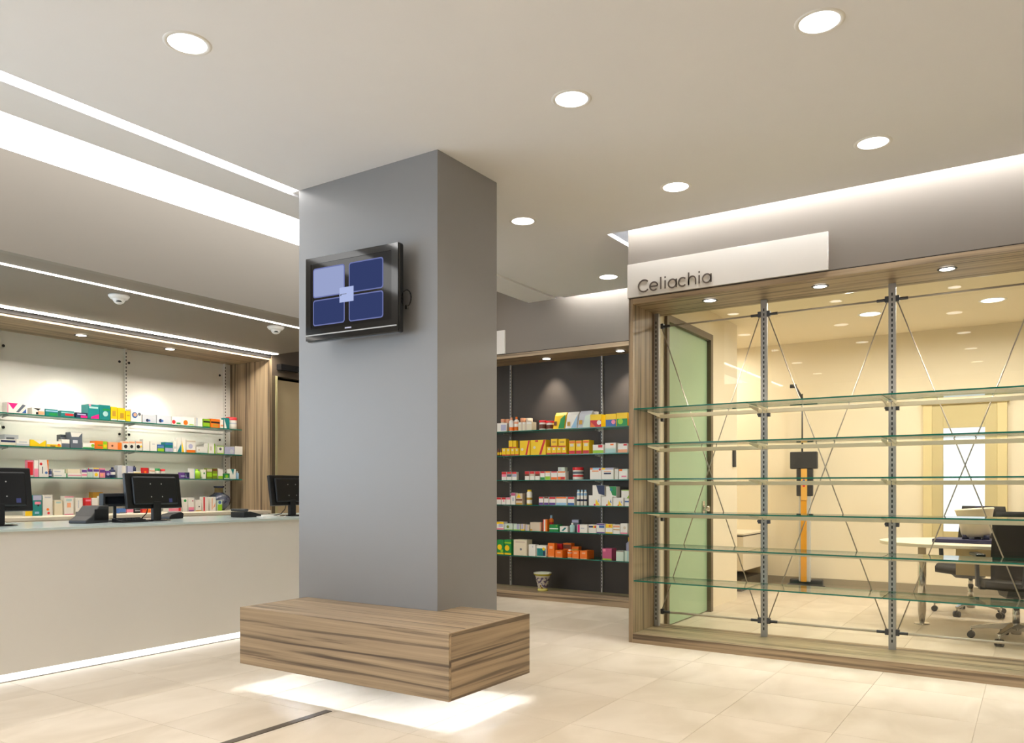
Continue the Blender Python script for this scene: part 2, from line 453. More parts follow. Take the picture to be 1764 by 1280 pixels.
bench = empty('wooden_bench', (-3.19, 3.45, 0)); tag(bench, 'floating zebra wood bench wrapped around the grey column', 'bench')
def at(parent, mb, name, bevel=0):
    o = mb.build(name, None, bevel); o.parent = parent; o.matrix_parent_inverse = Matrix.Translation(Vector(parent.location)).inverted()
    if parent.rotation_euler.z: raise ValueError
    return o
bx0, bx1, by0, by1, bz0, bz1 = -3.98, -2.40, 3.083, 3.827, .149, .4855
tt = .02
at(bench, B(bx0, bx1, by0, by0 + tt, bz0, bz1, wood_x), 'front_panel', .0015)
at(bench, B(bx1 - tt, bx1, by0 + tt, by1, bz0, bz1, wood_y), 'side_panel', .0015)
at(bench, B(bx0, bx0 + tt, by0 + tt, CYa, bz0, bz1, wood_y), 'side_panel', .0015)
at(bench, B(CXb, bx1 - tt, by1 - tt, by1, bz0, bz1, wood_x), 'back_panel', .0015)
tp = MB(); tp.box(bx0 + tt, bx1 - tt, by0 + tt, CYa, bz1 - tt, bz1 - .0005, wood_x); tp.box(CXb, bx1 - tt, CYa, by1 - tt, bz1 - tt, bz1 - .0005, wood_x)
at(bench, tp, 'seat')
at(bench, B(bx0 + .15, CXb, CYa - .04, CYa - .001, bz1 - .12, bz1 - tt, M_matte), 'bracket')
zl, e = .31, .052
ls = MB()
for a in ((bx0 + e, bx1 - e, by0 + e, by0 + e + .008), (bx1 - e - .008, bx1 - e, by0 + e + .008, by1 - e), (bx0 + e, bx0 + e + .008, by0 + e + .008, CYa - .01), (CXb + .01, bx1 - e - .008, by1 - e - .008, by1 - e)):
    ls.box(a[0], a[1], a[2], a[3], zl, zl + .004, E_bench)
at(bench, ls, 'light_strip')
hm = MB()   # holder ledge above the strips keeps the light going down
for a in ((bx0 + tt, bx1 - tt, by0 + tt, by0 + .12), (bx1 - .12, bx1 - tt, by0 + .12, by1 - tt), (bx0 + tt, bx0 + .12, by0 + .12, CYa), (CXb, bx1 - .12, by1 - .12, by1 - tt)):
    hm.box(a[0], a[1], a[2], a[3], zl + .004, zl + .016, M_matte)
at(bench, hm, 'light_holder')

# ------------------------------------------------------------------ wall screen
tvc = (ony(610, 508, 3.50))
tv = empty('television', tuple(tvc), math.radians(4.0)); tag(tv, 'black flat screen mounted on the grey column showing four blue tiles', 'television')
def child(parent, mb, name, bevel=0): return mb.build(name, parent, bevel)
w2, h2 = .362, .262
child(tv, B(-w2, w2, -.03, .02, -h2, h2, M_gloss), 'casing', .012)
fr = MB()
fr.box(-w2 + .004, w2 - .004, -.036, -.03, h2 - .045, h2 - .006, M_gloss); fr.box(-w2 + .004, w2 - .004, -.036, -.03, -h2 + .006, -h2 + .075, M_gloss)
fr.box(-w2 + .004, -w2 + .045, -.036, -.03, -h2 + .075, h2 - .045, M_gloss); fr.box(w2 - .05, w2 - .004, -.036, -.03, -h2 + .075, h2 - .045, M_gloss)
child(tv, fr, 'bezel')
scr = mat('screen_black', srgb(8, 8, 12), .06)
E_blue = emit('screen_blue', srgb(54, 65, 110), .8); E_light = emit('screen_pale_blue', srgb(150, 160, 200), .9)
E_rim = emit('screen_tile_rim', srgb(110, 118, 170), .9); E_card = emit('screen_card', srgb(168, 180, 222), .95)
s = child(tv, B(-w2 + .045, w2 - .05, -.0335, -.03, -h2 + .075, h2 - .045, scr), 'screen')
def rrect(mb, x0, x1, z0, z1, r, y, m, n=5):
    pts = []
    for cx, cz, a0 in ((x1-r, z1-r, 0), (x0+r, z1-r, 90), (x0+r, z0+r, 180), (x1-r, z0+r, 270)):
        for i in range(n + 1):
            a = math.radians(a0 + 90*i/n); pts.append((cx + r*math.cos(a), y, cz + r*math.sin(a)))
    mb.add(pts, [tuple(range(len(pts)))], m)
for k, (x0, x1, z0, z1, mm) in enumerate(((-.300, -.045, .005, .188, E_light), (-.012, .25, .005, .188, E_blue), (-.300, -.045, -.168, -.008, E_blue), (-.012, .25, -.168, -.008, E_blue))):
    q = MB(); rrect(q, x0, x1, z0, z1, .018, -.0338, E_rim); rrect(q, x0 + .007, x1 - .007, z0 + .007, z1 - .007, .013, -.0341, mm)
    q.build('screen_tile', s, fix=False)
q = MB(); q.box(-.085, .025, -.0347, -.0342, -.045, .045, E_card); q.box(-.075, -.03, -.035, -.0347, .002, .006, mat('ink', srgb(90, 96, 120), .6)); q.box(-.078, -.070, -.035, -.0347, -.004, .004, M_black)
q.build('screen_card', s)
child(tv, B(-w2 + .01, w2 - .01, -.042, -.034, -h2 + .034, -h2 + .041, M_alu), 'trim_strip', .001)
child(tv, B(-.04, .01, -.0385, -.036, -h2 + .055, -h2 + .063, mat('logo_silver', srgb(190, 190, 215), .3)), 'logo_plate')
mt = MB(); mt.box(-.12, .12, .02, .035, -.12, .12, M_black); mt.box(-.05, .05, .035, .088, -.08, .08, M_black)
child(tv, mt, 'wall_mount')
cb = MB(); pts = [(w2 - .02, .03, -.02)] + [(w2 + .035*math.sin(a), .04, -.055 + .05*math.cos(a)) for a in [PI*i/8 for i in range(9)]]
cb.tube(pts, .004, M_black); cb.box(w2 - .004, w2 + .012, .033, .047, -.12, -.095, M_chrome)
child(tv, cb, 'cable')

# ------------------------------------------------------------------ counter
ctr = empty('sales_counter', (-5.8, 2.4, 0)); tag(ctr, 'long white sales counter with glowing toe strip', 'counter')
CF, CB = -5.285, -6.30
at(ctr, B(CB, CF, -1.2, 5.55, .052, .928, M_white), 'body', .002)
at(ctr, B(CB + .1, CF - .02, -1.15, 5.5, .006, .052, E_toe), 'toe_light')
at(ctr, B(CB + .1, CF - .012, -1.15, 5.5, .0, .006, M_alu), 'toe_profile')
at(ctr, B(CB - .01, CF + .012, -1.21, 5.56, .928, .943, mat('frosted_white_glass', srgb(226, 240, 238), .12), faces={'+x': mat('cyan_glass_edge', srgb(212, 230, 228), .15)}), 'glass_top')
ZT = .943

# ------------------------------------------------------------------ downlights
ring_p = [(.074, .004), (.076, -.003), (.09, -.004), (.094, 0)]
def downlight(x, y, z, label, group, E, r=1.0, power=DOWN, color=WARM, spread=118):
    o = empty('ceiling_downlight', (x, y, z)); tag(o, label, 'downlight', group)
    MB().lathe([(p*r*1.08, q) for p, q in ring_p], M_trim, n=28).build('trim_ring', o)
    MB().cyl((0, 0, .003), (0, 0, -.0015),   .081*r, .081*r, E, 28).build('lens', o)
    l = bpy.data.lights.new('downlight_beam', 'AREA'); l.shape = 'DISK'; l.size = .14*r; l.energy = power; l.color = color; l.spread = math.radians(spread)
    lo = bpy.data.objects.new('downlight_beam', l); col.objects.link(lo); lo.parent = o; lo.location = (0, 0, -.006)
    return o
DL = {(-3.12, 2.14): 'round ceiling downlight nearest the long light slot', (-1.953, 3.51): 'round ceiling downlight right of the column top, in the middle of the ceiling',
      (-.76, 3.50): 'large round ceiling downlight nearest the camera on the right', (-.773, 4.895): 'round ceiling downlight above the long sign wall on the right',
      (-1.957, 4.907): 'round ceiling downlight just before the lettered sign', (-3.144, 4.92): 'round ceiling downlight close to the brown side of the column',
      (-3.315, 6.66): 'smallest round ceiling downlight before the dark medicine unit'}
for (x, y), lab in DL.items(): downlight(x, y, ZC, lab, 'downlights in the main ceiling', E_down)
for x in (-3.13, -1.955, -.765, .43, 1.62):  # unseen downlights continuing the grid, added only to light the room
    for y in (-2.0, -.6, .76, 2.13, 3.5, 4.9):
        if any(abs(x-a) < .2 and abs(y-b) < .2 for a, b in DL) or (x < -3 and 3 < y < 4.5): continue
        if y < 0 and x in (-1.955, .43): continue
        downlight(x, y, ZC, 'added round ceiling downlight outside the picture, there to light the room', 'added downlights beyond the picture', E_down)
for (x, y), lab in {(-1.40, 8.69): 'office downlight deep in the room, left of the window', (-.34, 8.67): 'office downlight above the desk chairs',
                    (-1.40, 7.55): 'office downlight half hidden by the frame, centre bay', (-.35, 7.54): 'office downlight half hidden by the frame, right bay'}.items():
    downlight(x, y, 2.95, lab, 'office downlights', E_off, 1.15, OFFICE, (1, .93, .82), 172)
for x, y in ((.9, 8.6), (.9, 7.5), (-3.4, 9.3)): downlight(x, y, 2.95, 'added office downlight outside the picture, there to light the room', 'added office downlights beyond the picture', E_off, 1.15, OFFICE, (1, .93, .82), 172)  # unseen extra lamps, added to brighten the office

def unit_spot(parent_label, x, y, z, aim, group):
    o = empty('recessed_spot', (x, y, z)); tag(o, parent_label, 'spotlight', group)
    MB().lathe([(.043, -.0005), (.045, -.004), (.058, -.004), (.060, -.0005)], M_black, n=20).build('ring', o)
    MB().cyl((0, 0, -.0005), (0, 0, -.0025),   .044, .044, E_spot, 20).build('lens', o)
    l = bpy.data.lights.new('spot_beam', 'SPOT'); l.energy = SPOT; l.spot_size = math.radians(70); l.spot_blend = .9; l.shadow_soft_size = .03; l.color = (1, .9, .74)
    lo = bpy.data.objects.new('spot_beam', l); col.objects.link(lo); lo.parent = o
    lo.location = (0, 0, -.012); lo.rotation_euler = aim
    return o

# ------------------------------------------------------------------ glass display in front of the office
UX = [-2.605 + .884*i for i in range(5)]
UY = 6.075
disp = empty('glass_display_unit', (-.8, 5.9, 0)); tag(disp, 'empty wood framed display unit with glass shelves before the office', 'display unit')
FX0, FX1 = -2.642, XE
at(disp, B(FX0, FX0 + .034, YW, 6.2, .0, ZS, wood_z), 'side_panel', .001)
at(disp, B(FX1 - .034, FX1, YW, 6.2, .0, ZS, wood_z), 'side_panel', .001)
at(disp, B(FX0 + .034, FX1 - .034, YW, 6.2, ZS - .04, ZS, wood_x), 'top_panel', .001)
at(disp, B(FX0 + .034, FX1 - .034, YW - .004, 6.2, .0, .072, wood_x), 'plinth', .001)
SZ = [1.812, 1.539, 1.270, 1.010, .748, .484]
def upright(x, z0, z1, y, parent, ln=.036, m=M_alu, ax='x', slots=True):
    """slotted wall rail; faces -y (ax x) or +x (ax y)"""
    mb = MB(); w = ln/2
    if ax == 'x':
        mb.box(x - w, x + w, y, y + .03, z0, z1, m)
        if slots:
            z = z0 + .05
            while z < z1 - .05:
                mb.add([(x-.0045, y-.0006, z), (x+.0045, y-.0006, z), (x+.0045, y-.0006, z+.021), (x-.0045, y-.0006, z+.021)], [(0,1,2,3)], M_slot); z += .036
    else:
        mb.box(y - .03, y, x - w, x + w, z0, z1, m)
        if slots:
            z = z0 + .05
            while z < z1 - .05:
                mb.add([(y+.0006, x-.0045, z), (y+.0006, x+.0045, z), (y+.0006, x+.0045, z+.021), (y+.0006, x-.0045, z+.021)], [(0,1,2,3)], M_slot); z += .036
    return at(parent, mb, 'upright')
for i, x in enumerate(UX):
    upright(x + (.012 if i == 0 else -.012 if i == 4 else 0), .072, ZS - .04, UY, disp, .046)
for i in range(4):
    a, b = UX[i], UX[i+1]
    if i == 0: a += .03
    if i == 3: b -= .03
    for z in SZ:
        xa = FX0 + .045 if i == 0 else a + .002
        xb = FX1 - .045 if i == 3 else b - .002
        at(disp, B(xa, xb, 5.655, 6.03, z - .010, z, M_edge, faces={'+z': M_glass, '-z': M_glass}), 'glass_shelf')
        at(disp, B(a + .004, b - .004, 6.03, 6.05, z - .052, z - .022, M_rail), 'shelf_rail', .002)
        for xx in (a + .03, b - .03):
            at(disp, MB().prism([(6.05, z - .045), (6.05, z - .012), (5.80, z - .012), (5.80, z - .02)], 0, xx - .002, xx + .002, M_rail), 'bracket')
    zt, zb = 2.51, .19
    q = MB(); q.cyl((a + .025, UY + .012, zt), (b - .025, UY + .012, zt), .007, .007, M_steel, 10); at(disp, q, 'cross_bar')
    q = MB(); q.cyl((a + .025, UY + .012, zb), (b - .025, UY + .012, zb), .009, .009, mat('pale_steel_bar', srgb(222, 212, 194), .3, metal=.1), 10); at(disp, q, 'cross_bar')
    for (xa, za, xb, zb_) in ((a + .035, zt - .02, b - .035, zb + .02), (b - .035, zt - .02, a + .035, zb + .02)):
        q = MB(); q.cyl((xa, UY + .004, za), (xb, UY + .004, zb_), .0042, .0042, M_steel, 8); at(disp, q, 'tie_wire')
    for xc, sgn in ((a, 1), (b, -1)):
        for zc in (zt, zb):
            q = MB(); q.box(xc + sgn*.022, xc + sgn*.046, UY - .004, UY + .03, zc - .018, zc + .024, M_clamp); q.cyl((xc + sgn*.03, UY + .012, zc), (xc + sgn*.10, UY + .012, zc), .011, .011, M_clamp, 10)
            at(disp, q, 'clamp', .002)
    for xc, sgn in ((a, 1), (b, -1)):
        for zc in (1.755, .945):
            q = MB(); q.box(xc + sgn*.022, xc + sgn*.044, UY - .002, UY + .03, zc - .018, zc + .018, M_clamp); q.cyl((xc + sgn*.036, UY - .012, zc), (xc + sgn*.036, UY, zc), .012, .012, M_clamp, 10)
            at(disp, q, 'clip', .002)
o = B(FX0 + .034, FX1 - .034, 6.135, 6.145, .072, ZS - .04, M_pane).build('window_1'); tag(o, 'large clear glass pane between display shelves and office', kind='structure')
for px, py, lab in ((1215, 513, 'left'), (1407, 488, 'middle'), (1629, 457, 'right')):
    p = onz(px, py, ZS - .042)
    unit_spot(f'small recessed spot in the glass display top, {lab} one', p[0], p[1] + .1, ZS - .042, (math.radians(12), 0, 0), 'spots in the glass display')

# sign boards
def stroke_letters(mb, text, x, z, h, y, m, w):
    """thin geometric lettering: h = x-height"""
    R = h/2; seg = 22
    def arc(cx, cz, r, a0, a1, rx=None):
        rx = rx or r; n = max(4, int(abs(a1-a0)/360*seg)); ps = []
        for k in range(n+1):
            a = math.radians(a0 + (a1-a0)*k/n); ps.append((cx + rx*math.cos(a), cz + r*math.sin(a)))
        return ps
    def ribbon(ps):
        L, Rr = [], []
        for k, p in enumerate(ps):
            q0 = ps[max(k-1, 0)]; q1 = ps[min(k+1, len(ps)-1)]
            dx, dz = q1[0]-q0[0], q1[1]-q0[1]; ln = math.hypot(dx, dz) or 1; nx, nz = -dz/ln*w/2, dx/ln*w/2
            L.append((p[0]+nx, p[1]+nz)); Rr.append((p[0]-nx, p[1]-nz))
        n = len(ps); vs = [(a, y, b) for a, b in L] + [(a, y, b) for a, b in Rr] + [(a, y+.003, b) for a, b in L] + [(a, y+.003, b) for a, b in Rr]
        fs = [(k, k+1, n+k+1, n+k) for k in range(n-1)] + [(k, k+1, 2*n+k+1, 2*n+k) for k in range(n-1)] + [(n+k, n+k+1, 3*n+k+1, 3*n+k) for k in range(n-1)]
        mb.add(vs, fs, m)
    CH = h*1.42
    for ch in text:
        if ch == 'C': r = CH/2; ribbon(arc(x + r, z + r, r, 42, 318)); x += r*1.78 + h*.22
        elif ch == 'c': ribbon(arc(x + R, z + R, R, 45, 315)); x += h*.88 + h*.2
        elif ch == 'e': ribbon(arc(x + R, z + R, R, 0, 318)); ribbon([(x, z + R), (x + h, z + R)]); x += h + h*.24
        elif ch == 'l': ribbon([(x + w, z), (x + w, z + CH*1.05)]); x += w*2 + h*.22
        elif ch == 'i': ribbon([(x + w, z), (x + w, z + h)]); ribbon([(x + w, z + h*1.25), (x + w, z + h*1.25 + w*1.3)]); x += w*2 + h*.24
        elif ch == 'a': ribbon(arc(x + R, z + R, R, 0, 360)); ribbon([(x + h, z), (x + h, z + h)]); x += h + h*.28
        elif ch == 'h': ribbon([(x + w, z), (x + w, z + CH*1.05)]); ribbon([(x + w, z)] + [(x + w, z + h*.55)] + arc(x + w + R*.85, z + h*.55, h*.45, 180, 0, R*.85) + [(x + w + R*1.7, z)]); x += w + R*1.7 + h*.28
    return x
sg = B(-2.646, -1.17, YW - .018, YW, ZS + .008, 2.925, mat('sign_white_gloss', srgb(232, 226, 218), .12)).build('sign_board', bevel=.001)
tag(sg, 'long white sign board lettered Celiachia above the glass display', 'sign')
lm = MB()
pA, pB = ony(1100, 503, YW - .02), ony(1225, 489, YW - .02)
M_ink = mat('brown_sign_letters', srgb(92, 80, 70), .5)
hx = .077
tmp = MB(); wid = stroke_letters(tmp, 'Celiachia', 0, 0, hx, 0, M_ink, .010)
hx *= (pB[0] - pA[0]) / wid
stroke_letters(lm, 'Celiachia', pA[0], pA[2] - .004, hx, YW - .0215, M_ink, .0105)
lm.build('lettering', sg)
sg2 = B(-6.4, -4.86, YF - .018, YF, ZS + .008, 2.925, MATS['sign_white_gloss']).build('sign_board', bevel=.001)
tag(sg2, 'plain end of a white sign board above the dark medicine unit', 'sign')

# ------------------------------------------------------------------ dark medicine unit (far)
SF = 7.38
du = empty('medicine_unit', (-4.9, 7.5, 0)); tag(du, 'dark backed wood framed medicine unit beyond the column', 'shelving unit')
DX0, DX1 = -7.0, -2.80
at(du, B(DX0, DX0 + .034, YF, 7.7, 0, ZS, wood_z), 'side_panel')
at(du, B(DX1 - .034, DX1, YF, 7.7, 0, ZS, wood_z), 'side_panel')
at(du, B(DX0 + .034, DX1 - .034, YF, 7.7, ZS - .045, ZS, wood_x), 'top_panel')
at(du, B(DX0 + .034, DX1 - .034, YF - .004, 7.7, 0, .075, wood_x), 'plinth')
RU = [-5.07 + 1.174*(i - 1) for i in range(-1, 4)]
RU = [x for x in RU if DX0 < x < DX1]
for x in RU: upright(x, .075, ZS - .045, 7.665, du, .018)
eds = [DX0 + .034] + RU + [DX1 - .034]
for a, b in zip(eds[:-1], eds[1:]): at(du, B(a + .002, b - .002, 7.69, 7.70, .075, ZS - .045, M_darkback), 'back_panel')
RZ = [1.828, 1.556, 1.284, 1.011, .726, .450]
for z in RZ:
    for a, b in zip(eds[:-1], eds[1:]):
        at(du, B(a + .001, b - .001, SF, 7.665, z - .010, z, M_edge, faces={'+z': M_glass, '-z': M_glass}), 'glass_shelf')
        for xx in (a + .02, b - .02): at(du, MB().prism([(7.665, z - .03), (7.665, z - .012), (7.55, z - .012), (7.55, z - .018)], 0, xx - .002, xx + .002, M_alu), 'bracket')
for px, py, lab in ((930, 615, 'nearer the column'), (1058, 601, 'nearer the glass display')):
    p = onz(px, py, ZS - .047); unit_spot(f'small recessed spot in the dark unit top {lab}', p[0], p[1] + .14, ZS - .047, (math.radians(14), 0, 0), 'spots in the dark unit')

# ------------------------------------------------------------------ white medicine unit (behind the counter)
LF, LB, LE = -7.42, -7.72, 5.85
lu = empty('medicine_unit', (-7.4, 4.0, 0)); tag(lu, 'white backed wood framed medicine unit behind the counter', 'shelving unit')
at(lu, B(-7.75, XCAB, LE, LE + .034, 0, ZS - .005, wood_z), 'side_panel')
at(lu, B(-7.75, XCAB, 2.05, 2.084, 0, ZS - .005, wood_z), 'side_panel')
at(lu, B(-7.75, XCAB, 2.084, LE, ZS - .055, ZS - .005, wood_y), 'top_panel')
LU = [3.395 - 1.17, 3.395, 4.575, 5.755]
for y in LU[1:]: upright(y, .95, ZS - .055, LB + .035, lu, .018, m=M_whitep, ax='y')
le = [2.084] + LU[1:3] + [LE]
for a, b in zip(le[:-1], le[1:]):
    bp = at(lu, B(LB - .01, LB, a + .004, b - .004, .95, ZS - .055, M_whitep), 'back_panel')
    for yy in (a + .05, (b - .05) if b < LE else LU[3] - .05):
        for zz in (2.47, 1.74):
            q = MB(); q.cyl((LB, yy, zz), (LB + .004, yy, zz), .013, .013, M_black, 12)
            s_ = at(lu, q, 'screw_cap')
LZ = [1.849, 1.567, 1.294]
for z in LZ:
    for a, b in ((2.084, 3.393), (3.397, 4.573), (4.577, 5.775)):
        at(lu, B(LB + .035, LF, a, b, z - .011, z, M_edge, faces={'+z': M_glass, '-z': M_glass}), 'glass_shelf')
        for yy in (a + .02, b - .02): at(lu, MB().prism([(LB + .035, z - .03), (LB + .035, z - .012), (LF - .15, z - .012), (LF - .15, z - .018)], 1, yy - .002, yy + .002, M_alu), 'bracket')
ZL = .950
at(lu, B(LB, -7.02, 2.084, LE, ZL - .03, ZL, M_cream), 'ledge', .003)
for i in range(6):
    a = 2.084 + i*(LE - 2.084)/6; b = a + (LE - 2.084)/6
    dr = at(lu, B(LB, -7.06, a + .002, b - .002, .08, ZL - .034, M_cream), 'drawer_front', .002)
    at(lu, B(-7.06, -7.045, (a+b)/2 - .06, (a+b)/2 + .06, .86, .87, M_alu), 'handle')
for px, py, lab in ((148, 576, 'left'), (301, 600, 'right')):
    p = onz(px, py, ZS - .057); unit_spot(f'small recessed spot in the white unit top, {lab} one', p[0] - .08, p[1], ZS - .057, (0, math.radians(14), 0), 'spots in the white unit')

# ------------------------------------------------------------------ products
PAL = dict(w=(240,236,228), c=(232,222,196), m=(226,24,128), t=(14,124,124), g=(28,140,66), l=(150,200,40), y=(246,206,20), o=(240,120,28), r=(206,36,44),
           n=(30,40,80), b=(60,104,170), p=(98,62,140), k=(24,22,24), s=(196,200,208), d=(92,100,112), v=(176,176,204), a=(196,150,50), e=(238,140,166),
           q=(170,206,204), i=(214,198,176), j=(112,60,40), u=(150,190,220), f=(240,170,130), x=(116,136,30), z=(206,222,210), h=(190,84,124))
def pm(ch, gl=.4): return mat('print_' + ch, srgb(*PAL[ch]), gl)
def spec_faces(mb, spec, w, h):
    """flat print on the front of a carton: layers over the base colour"""
    off = .0006
    for tok in spec.split()[1:]:
        k, body, ch = tok[0], tok[1:-1], tok[-1]; m = pm(ch)
        if k == 'h': a, b = map(float, body.split('-')); pts = [(0,a),(1,a),(1,b),(0,b)]
        elif k == 'v': a, b = map(float, body.split('-')); pts = [(a,0),(b,0),(b,1),(a,1)]
        elif k == 'd': a, b = map(float, body.split(',')); pts = [(a,0),(a+b,0),(min(1,a+b+.3),1),(min(1,a+.3),1)]
        elif k == 't': n = list(map(float, body.split(','))); pts = list(zip(n[::2], n[1::2]))
        elif k == 'o':
            cx, cy, r = map(float, body.split(',')); pts = [(cx + r*math.cos(t*PI/5)*min(1, h/w), cy + r*math.sin(t*PI/5)*min(1, w/h)) for t in range(10)]
        else: a, b, cc, d_ = map(float, body.split(',')); pts = [(a,b),(cc,b),(cc,d_),(a,d_)]
        pts = [(min(.99, max(.01, u)), min(.99, max(.01, v))) for u, v in pts]
        mb.add([((u - .5)*w, -off, v*h) for u, v in pts], [tuple(range(len(pts)))], m); off += .0004
KIND = dict(box='medicine_box', jar='medicine_jar', bot='medicine_bottle', tube='cream_tube', pouch='food_pouch', vial='medicine_vial')
CATS = dict(box='carton', jar='jar', bot='bottle', tube='tube', pouch='pouch', vial='vial')
def make_product(kind, w, h, dpt, spec):
    base = pm(spec[0]); mb = MB(); kids = []
    if kind == 'box':
        mb.box(-w/2, w/2, 0, dpt, 0, h, base); spec_faces(mb, spec, w, h)
    elif kind == 'pouch':
        d1 = .02
        vs = [(-w/2,0,0),(w/2,0,0),(w/2,dpt,0),(-w/2,dpt,0),(-w*.47,dpt*.25,h*.8),(w*.47,dpt*.25,h*.8),(w*.47,dpt*.75,h*.8),(-w*.47,dpt*.75,h*.8),(-w*.48,dpt*.48,h),(w*.48,dpt*.48,h),(w*.48,dpt*.52,h),(-w*.48,dpt*.52,h)]
        fs = [(0,3,2,1),(8,9,10,11)] + [(a,b,b+4,a+4) for a, b in ((0,1),(1,2),(2,3))] + [(3,0,4,7)] + [(a,b,b+4,a+4) for a, b in ((4,5),(5,6),(6,7))] + [(7,4,8,11)]
        mb.add(vs, fs, base)
        for tok in spec.split()[1:]:
            n = list(map(float, tok[1:-1].split(','))); pts = list(zip(n[::2], n[1::2]))
            mb.add([((u-.5)*w*.96, v*h*.8/(h*.8)*dpt*.25*(v/.8 if v <= .8 else 1) - .003, v*h) for u, v in pts], [tuple(range(len(pts)))], pm(tok[-1]))
    elif kind in ('jar', 'bot', 'vial'):
        r = w/2; toks = spec.split(); bands = []
        for tok in toks[1:]:
            if tok[0] == 'h': a, b = map(float, tok[1:-1].split('-')); bands.append((a, b, tok[-1]))
        cap = next((t[-1] for t in toks if t[0] == 'C'), 'w')
        top = {'jar': .76, 'bot': .72, 'vial': .8}[kind]
        zs = sorted({0, top} | {x for a, b, _ in bands for x in (a*top, b*top)})
        prof = [(r*.9, 0)] + [(r, max(.01, z)*h) for z in zs if z > 0]
        prof = [(r*.92, 0), (r, .02*h)] + [(r, z*h) for z in zs if z > .02]
        def mf(k):
            zm = (prof[k][1] + prof[k+1][1])/2/h/top
            for a, b, cc in bands:
                if a <= zm <= b: return pm(cc)
            return base
        mb.lathe(prof, base, (0, r, 0), 16, mf)
        nk = {'jar': 1.0, 'bot': .42, 'vial': .7}[kind]
        mb.lathe([(r, top*h), (r*nk, (top + (.0 if kind == 'jar' else .1))*h)], base, (0, r, 0), 16)
        z1 = (top + (.0 if kind == 'jar' else .09))*h
        cm_ = MB().lathe([(r*nk*1.04, z1), (r*nk*1.04, h*.985), (r*nk*.95, h), (0.0005, h)], pm(cap), (0, r, 0), 16)
        kids.append((cm_, 'lid' if kind == 'jar' else 'cap'))
    elif kind == 'tube':
        r = w/2
        mb.cyl((0, r, 0), (0, r, h*.2), r*.8, r*.85, pm(spec.split()[1][-1]) if len(spec.split()) > 1 else base, 14)
        n = 14; ps = []
        for z, rx, ry in ((h*.2, r*.9, r*.9), (h*.55, r, r*.6), (h*.92, r, r*.12), (h, r, r*.1)):
            ps += [(rx*math.cos(2*PI*i/n), r + ry*math.sin(2*PI*i/n), z) for i in range(n)]
        mb.add(ps, [(k*n+i, k*n+(i+1) % n, (k+1)*n+(i+1) % n, (k+1)*n+i) for k in range(3) for i in range(n)] + [tuple(range(3*n, 4*n))], base, True)
    return mb, kids
ORD = 'first second third fourth fifth sixth seventh eighth ninth tenth eleventh twelfth thirteenth fourteenth fifteenth sixteenth seventeenth eighteenth nineteenth twentieth'.split()
ORD += ['twenty-' + w_ for w_ in ORD[:9]] + ['thirtieth'] + ['thirty-' + w_ for w_ in ORD[:9]]
def shelf_row(unit, plane, zbase, where, items):
    """items: (kind, px0, px1, pytop, spec, look, {base: py of what it stands on, back: metres behind the shelf front, d: depth})"""
    items = sorted(items, key=lambda t: t[1] + t[2])
    for k, it in enumerate(items):
        kind, px0, px1, pt, spec, look = it[:6]; op = it[6] if len(it) > 6 else {}
        bk = op.get('back', 0) + .012
        pxm = (px0 + px1)/2
        if unit == 'L':
            x = plane - bk; a, b = onx(px0 + .3, pt, x), onx(px1 - .3, pt, x); m_ = onx(pxm, pt, x); w = b[1] - a[1]; loc = [x, (a[1]+b[1])/2, 0]; rz = PI/2
            zb = onx(pxm, op['base'], x)[2] if 'base' in op else zbase
        else:
            y = plane + bk; a, b = ony(px0 + .3, pt, y), ony(px1 - .3, pt, y); m_ = ony(pxm, pt, y); w = b[0] - a[0]; loc = [(a[0]+b[0])/2, y, 0]; rz = 0
            zb = ony(pxm, op['base'], y)[2] if 'base' in op else zbase
        h = m_[2] - zb; dpt = op.get('d', min(.09, max(.045, w*.8)) if kind == 'box' else w)
        loc[2] = zb + .0005
        mb, kids = make_product(kind, w, h, dpt, spec)
        o = mb.build(KIND[kind], fix=(kind != 'box')); o.location = loc; o.rotation_euler = (0, 0, rz)
        tag(o, f'{look}, {ORD[k]} from left on {where}', CATS[kind], 'products on ' + where)
        for cm_, nm in kids: cm_.build(nm, o)

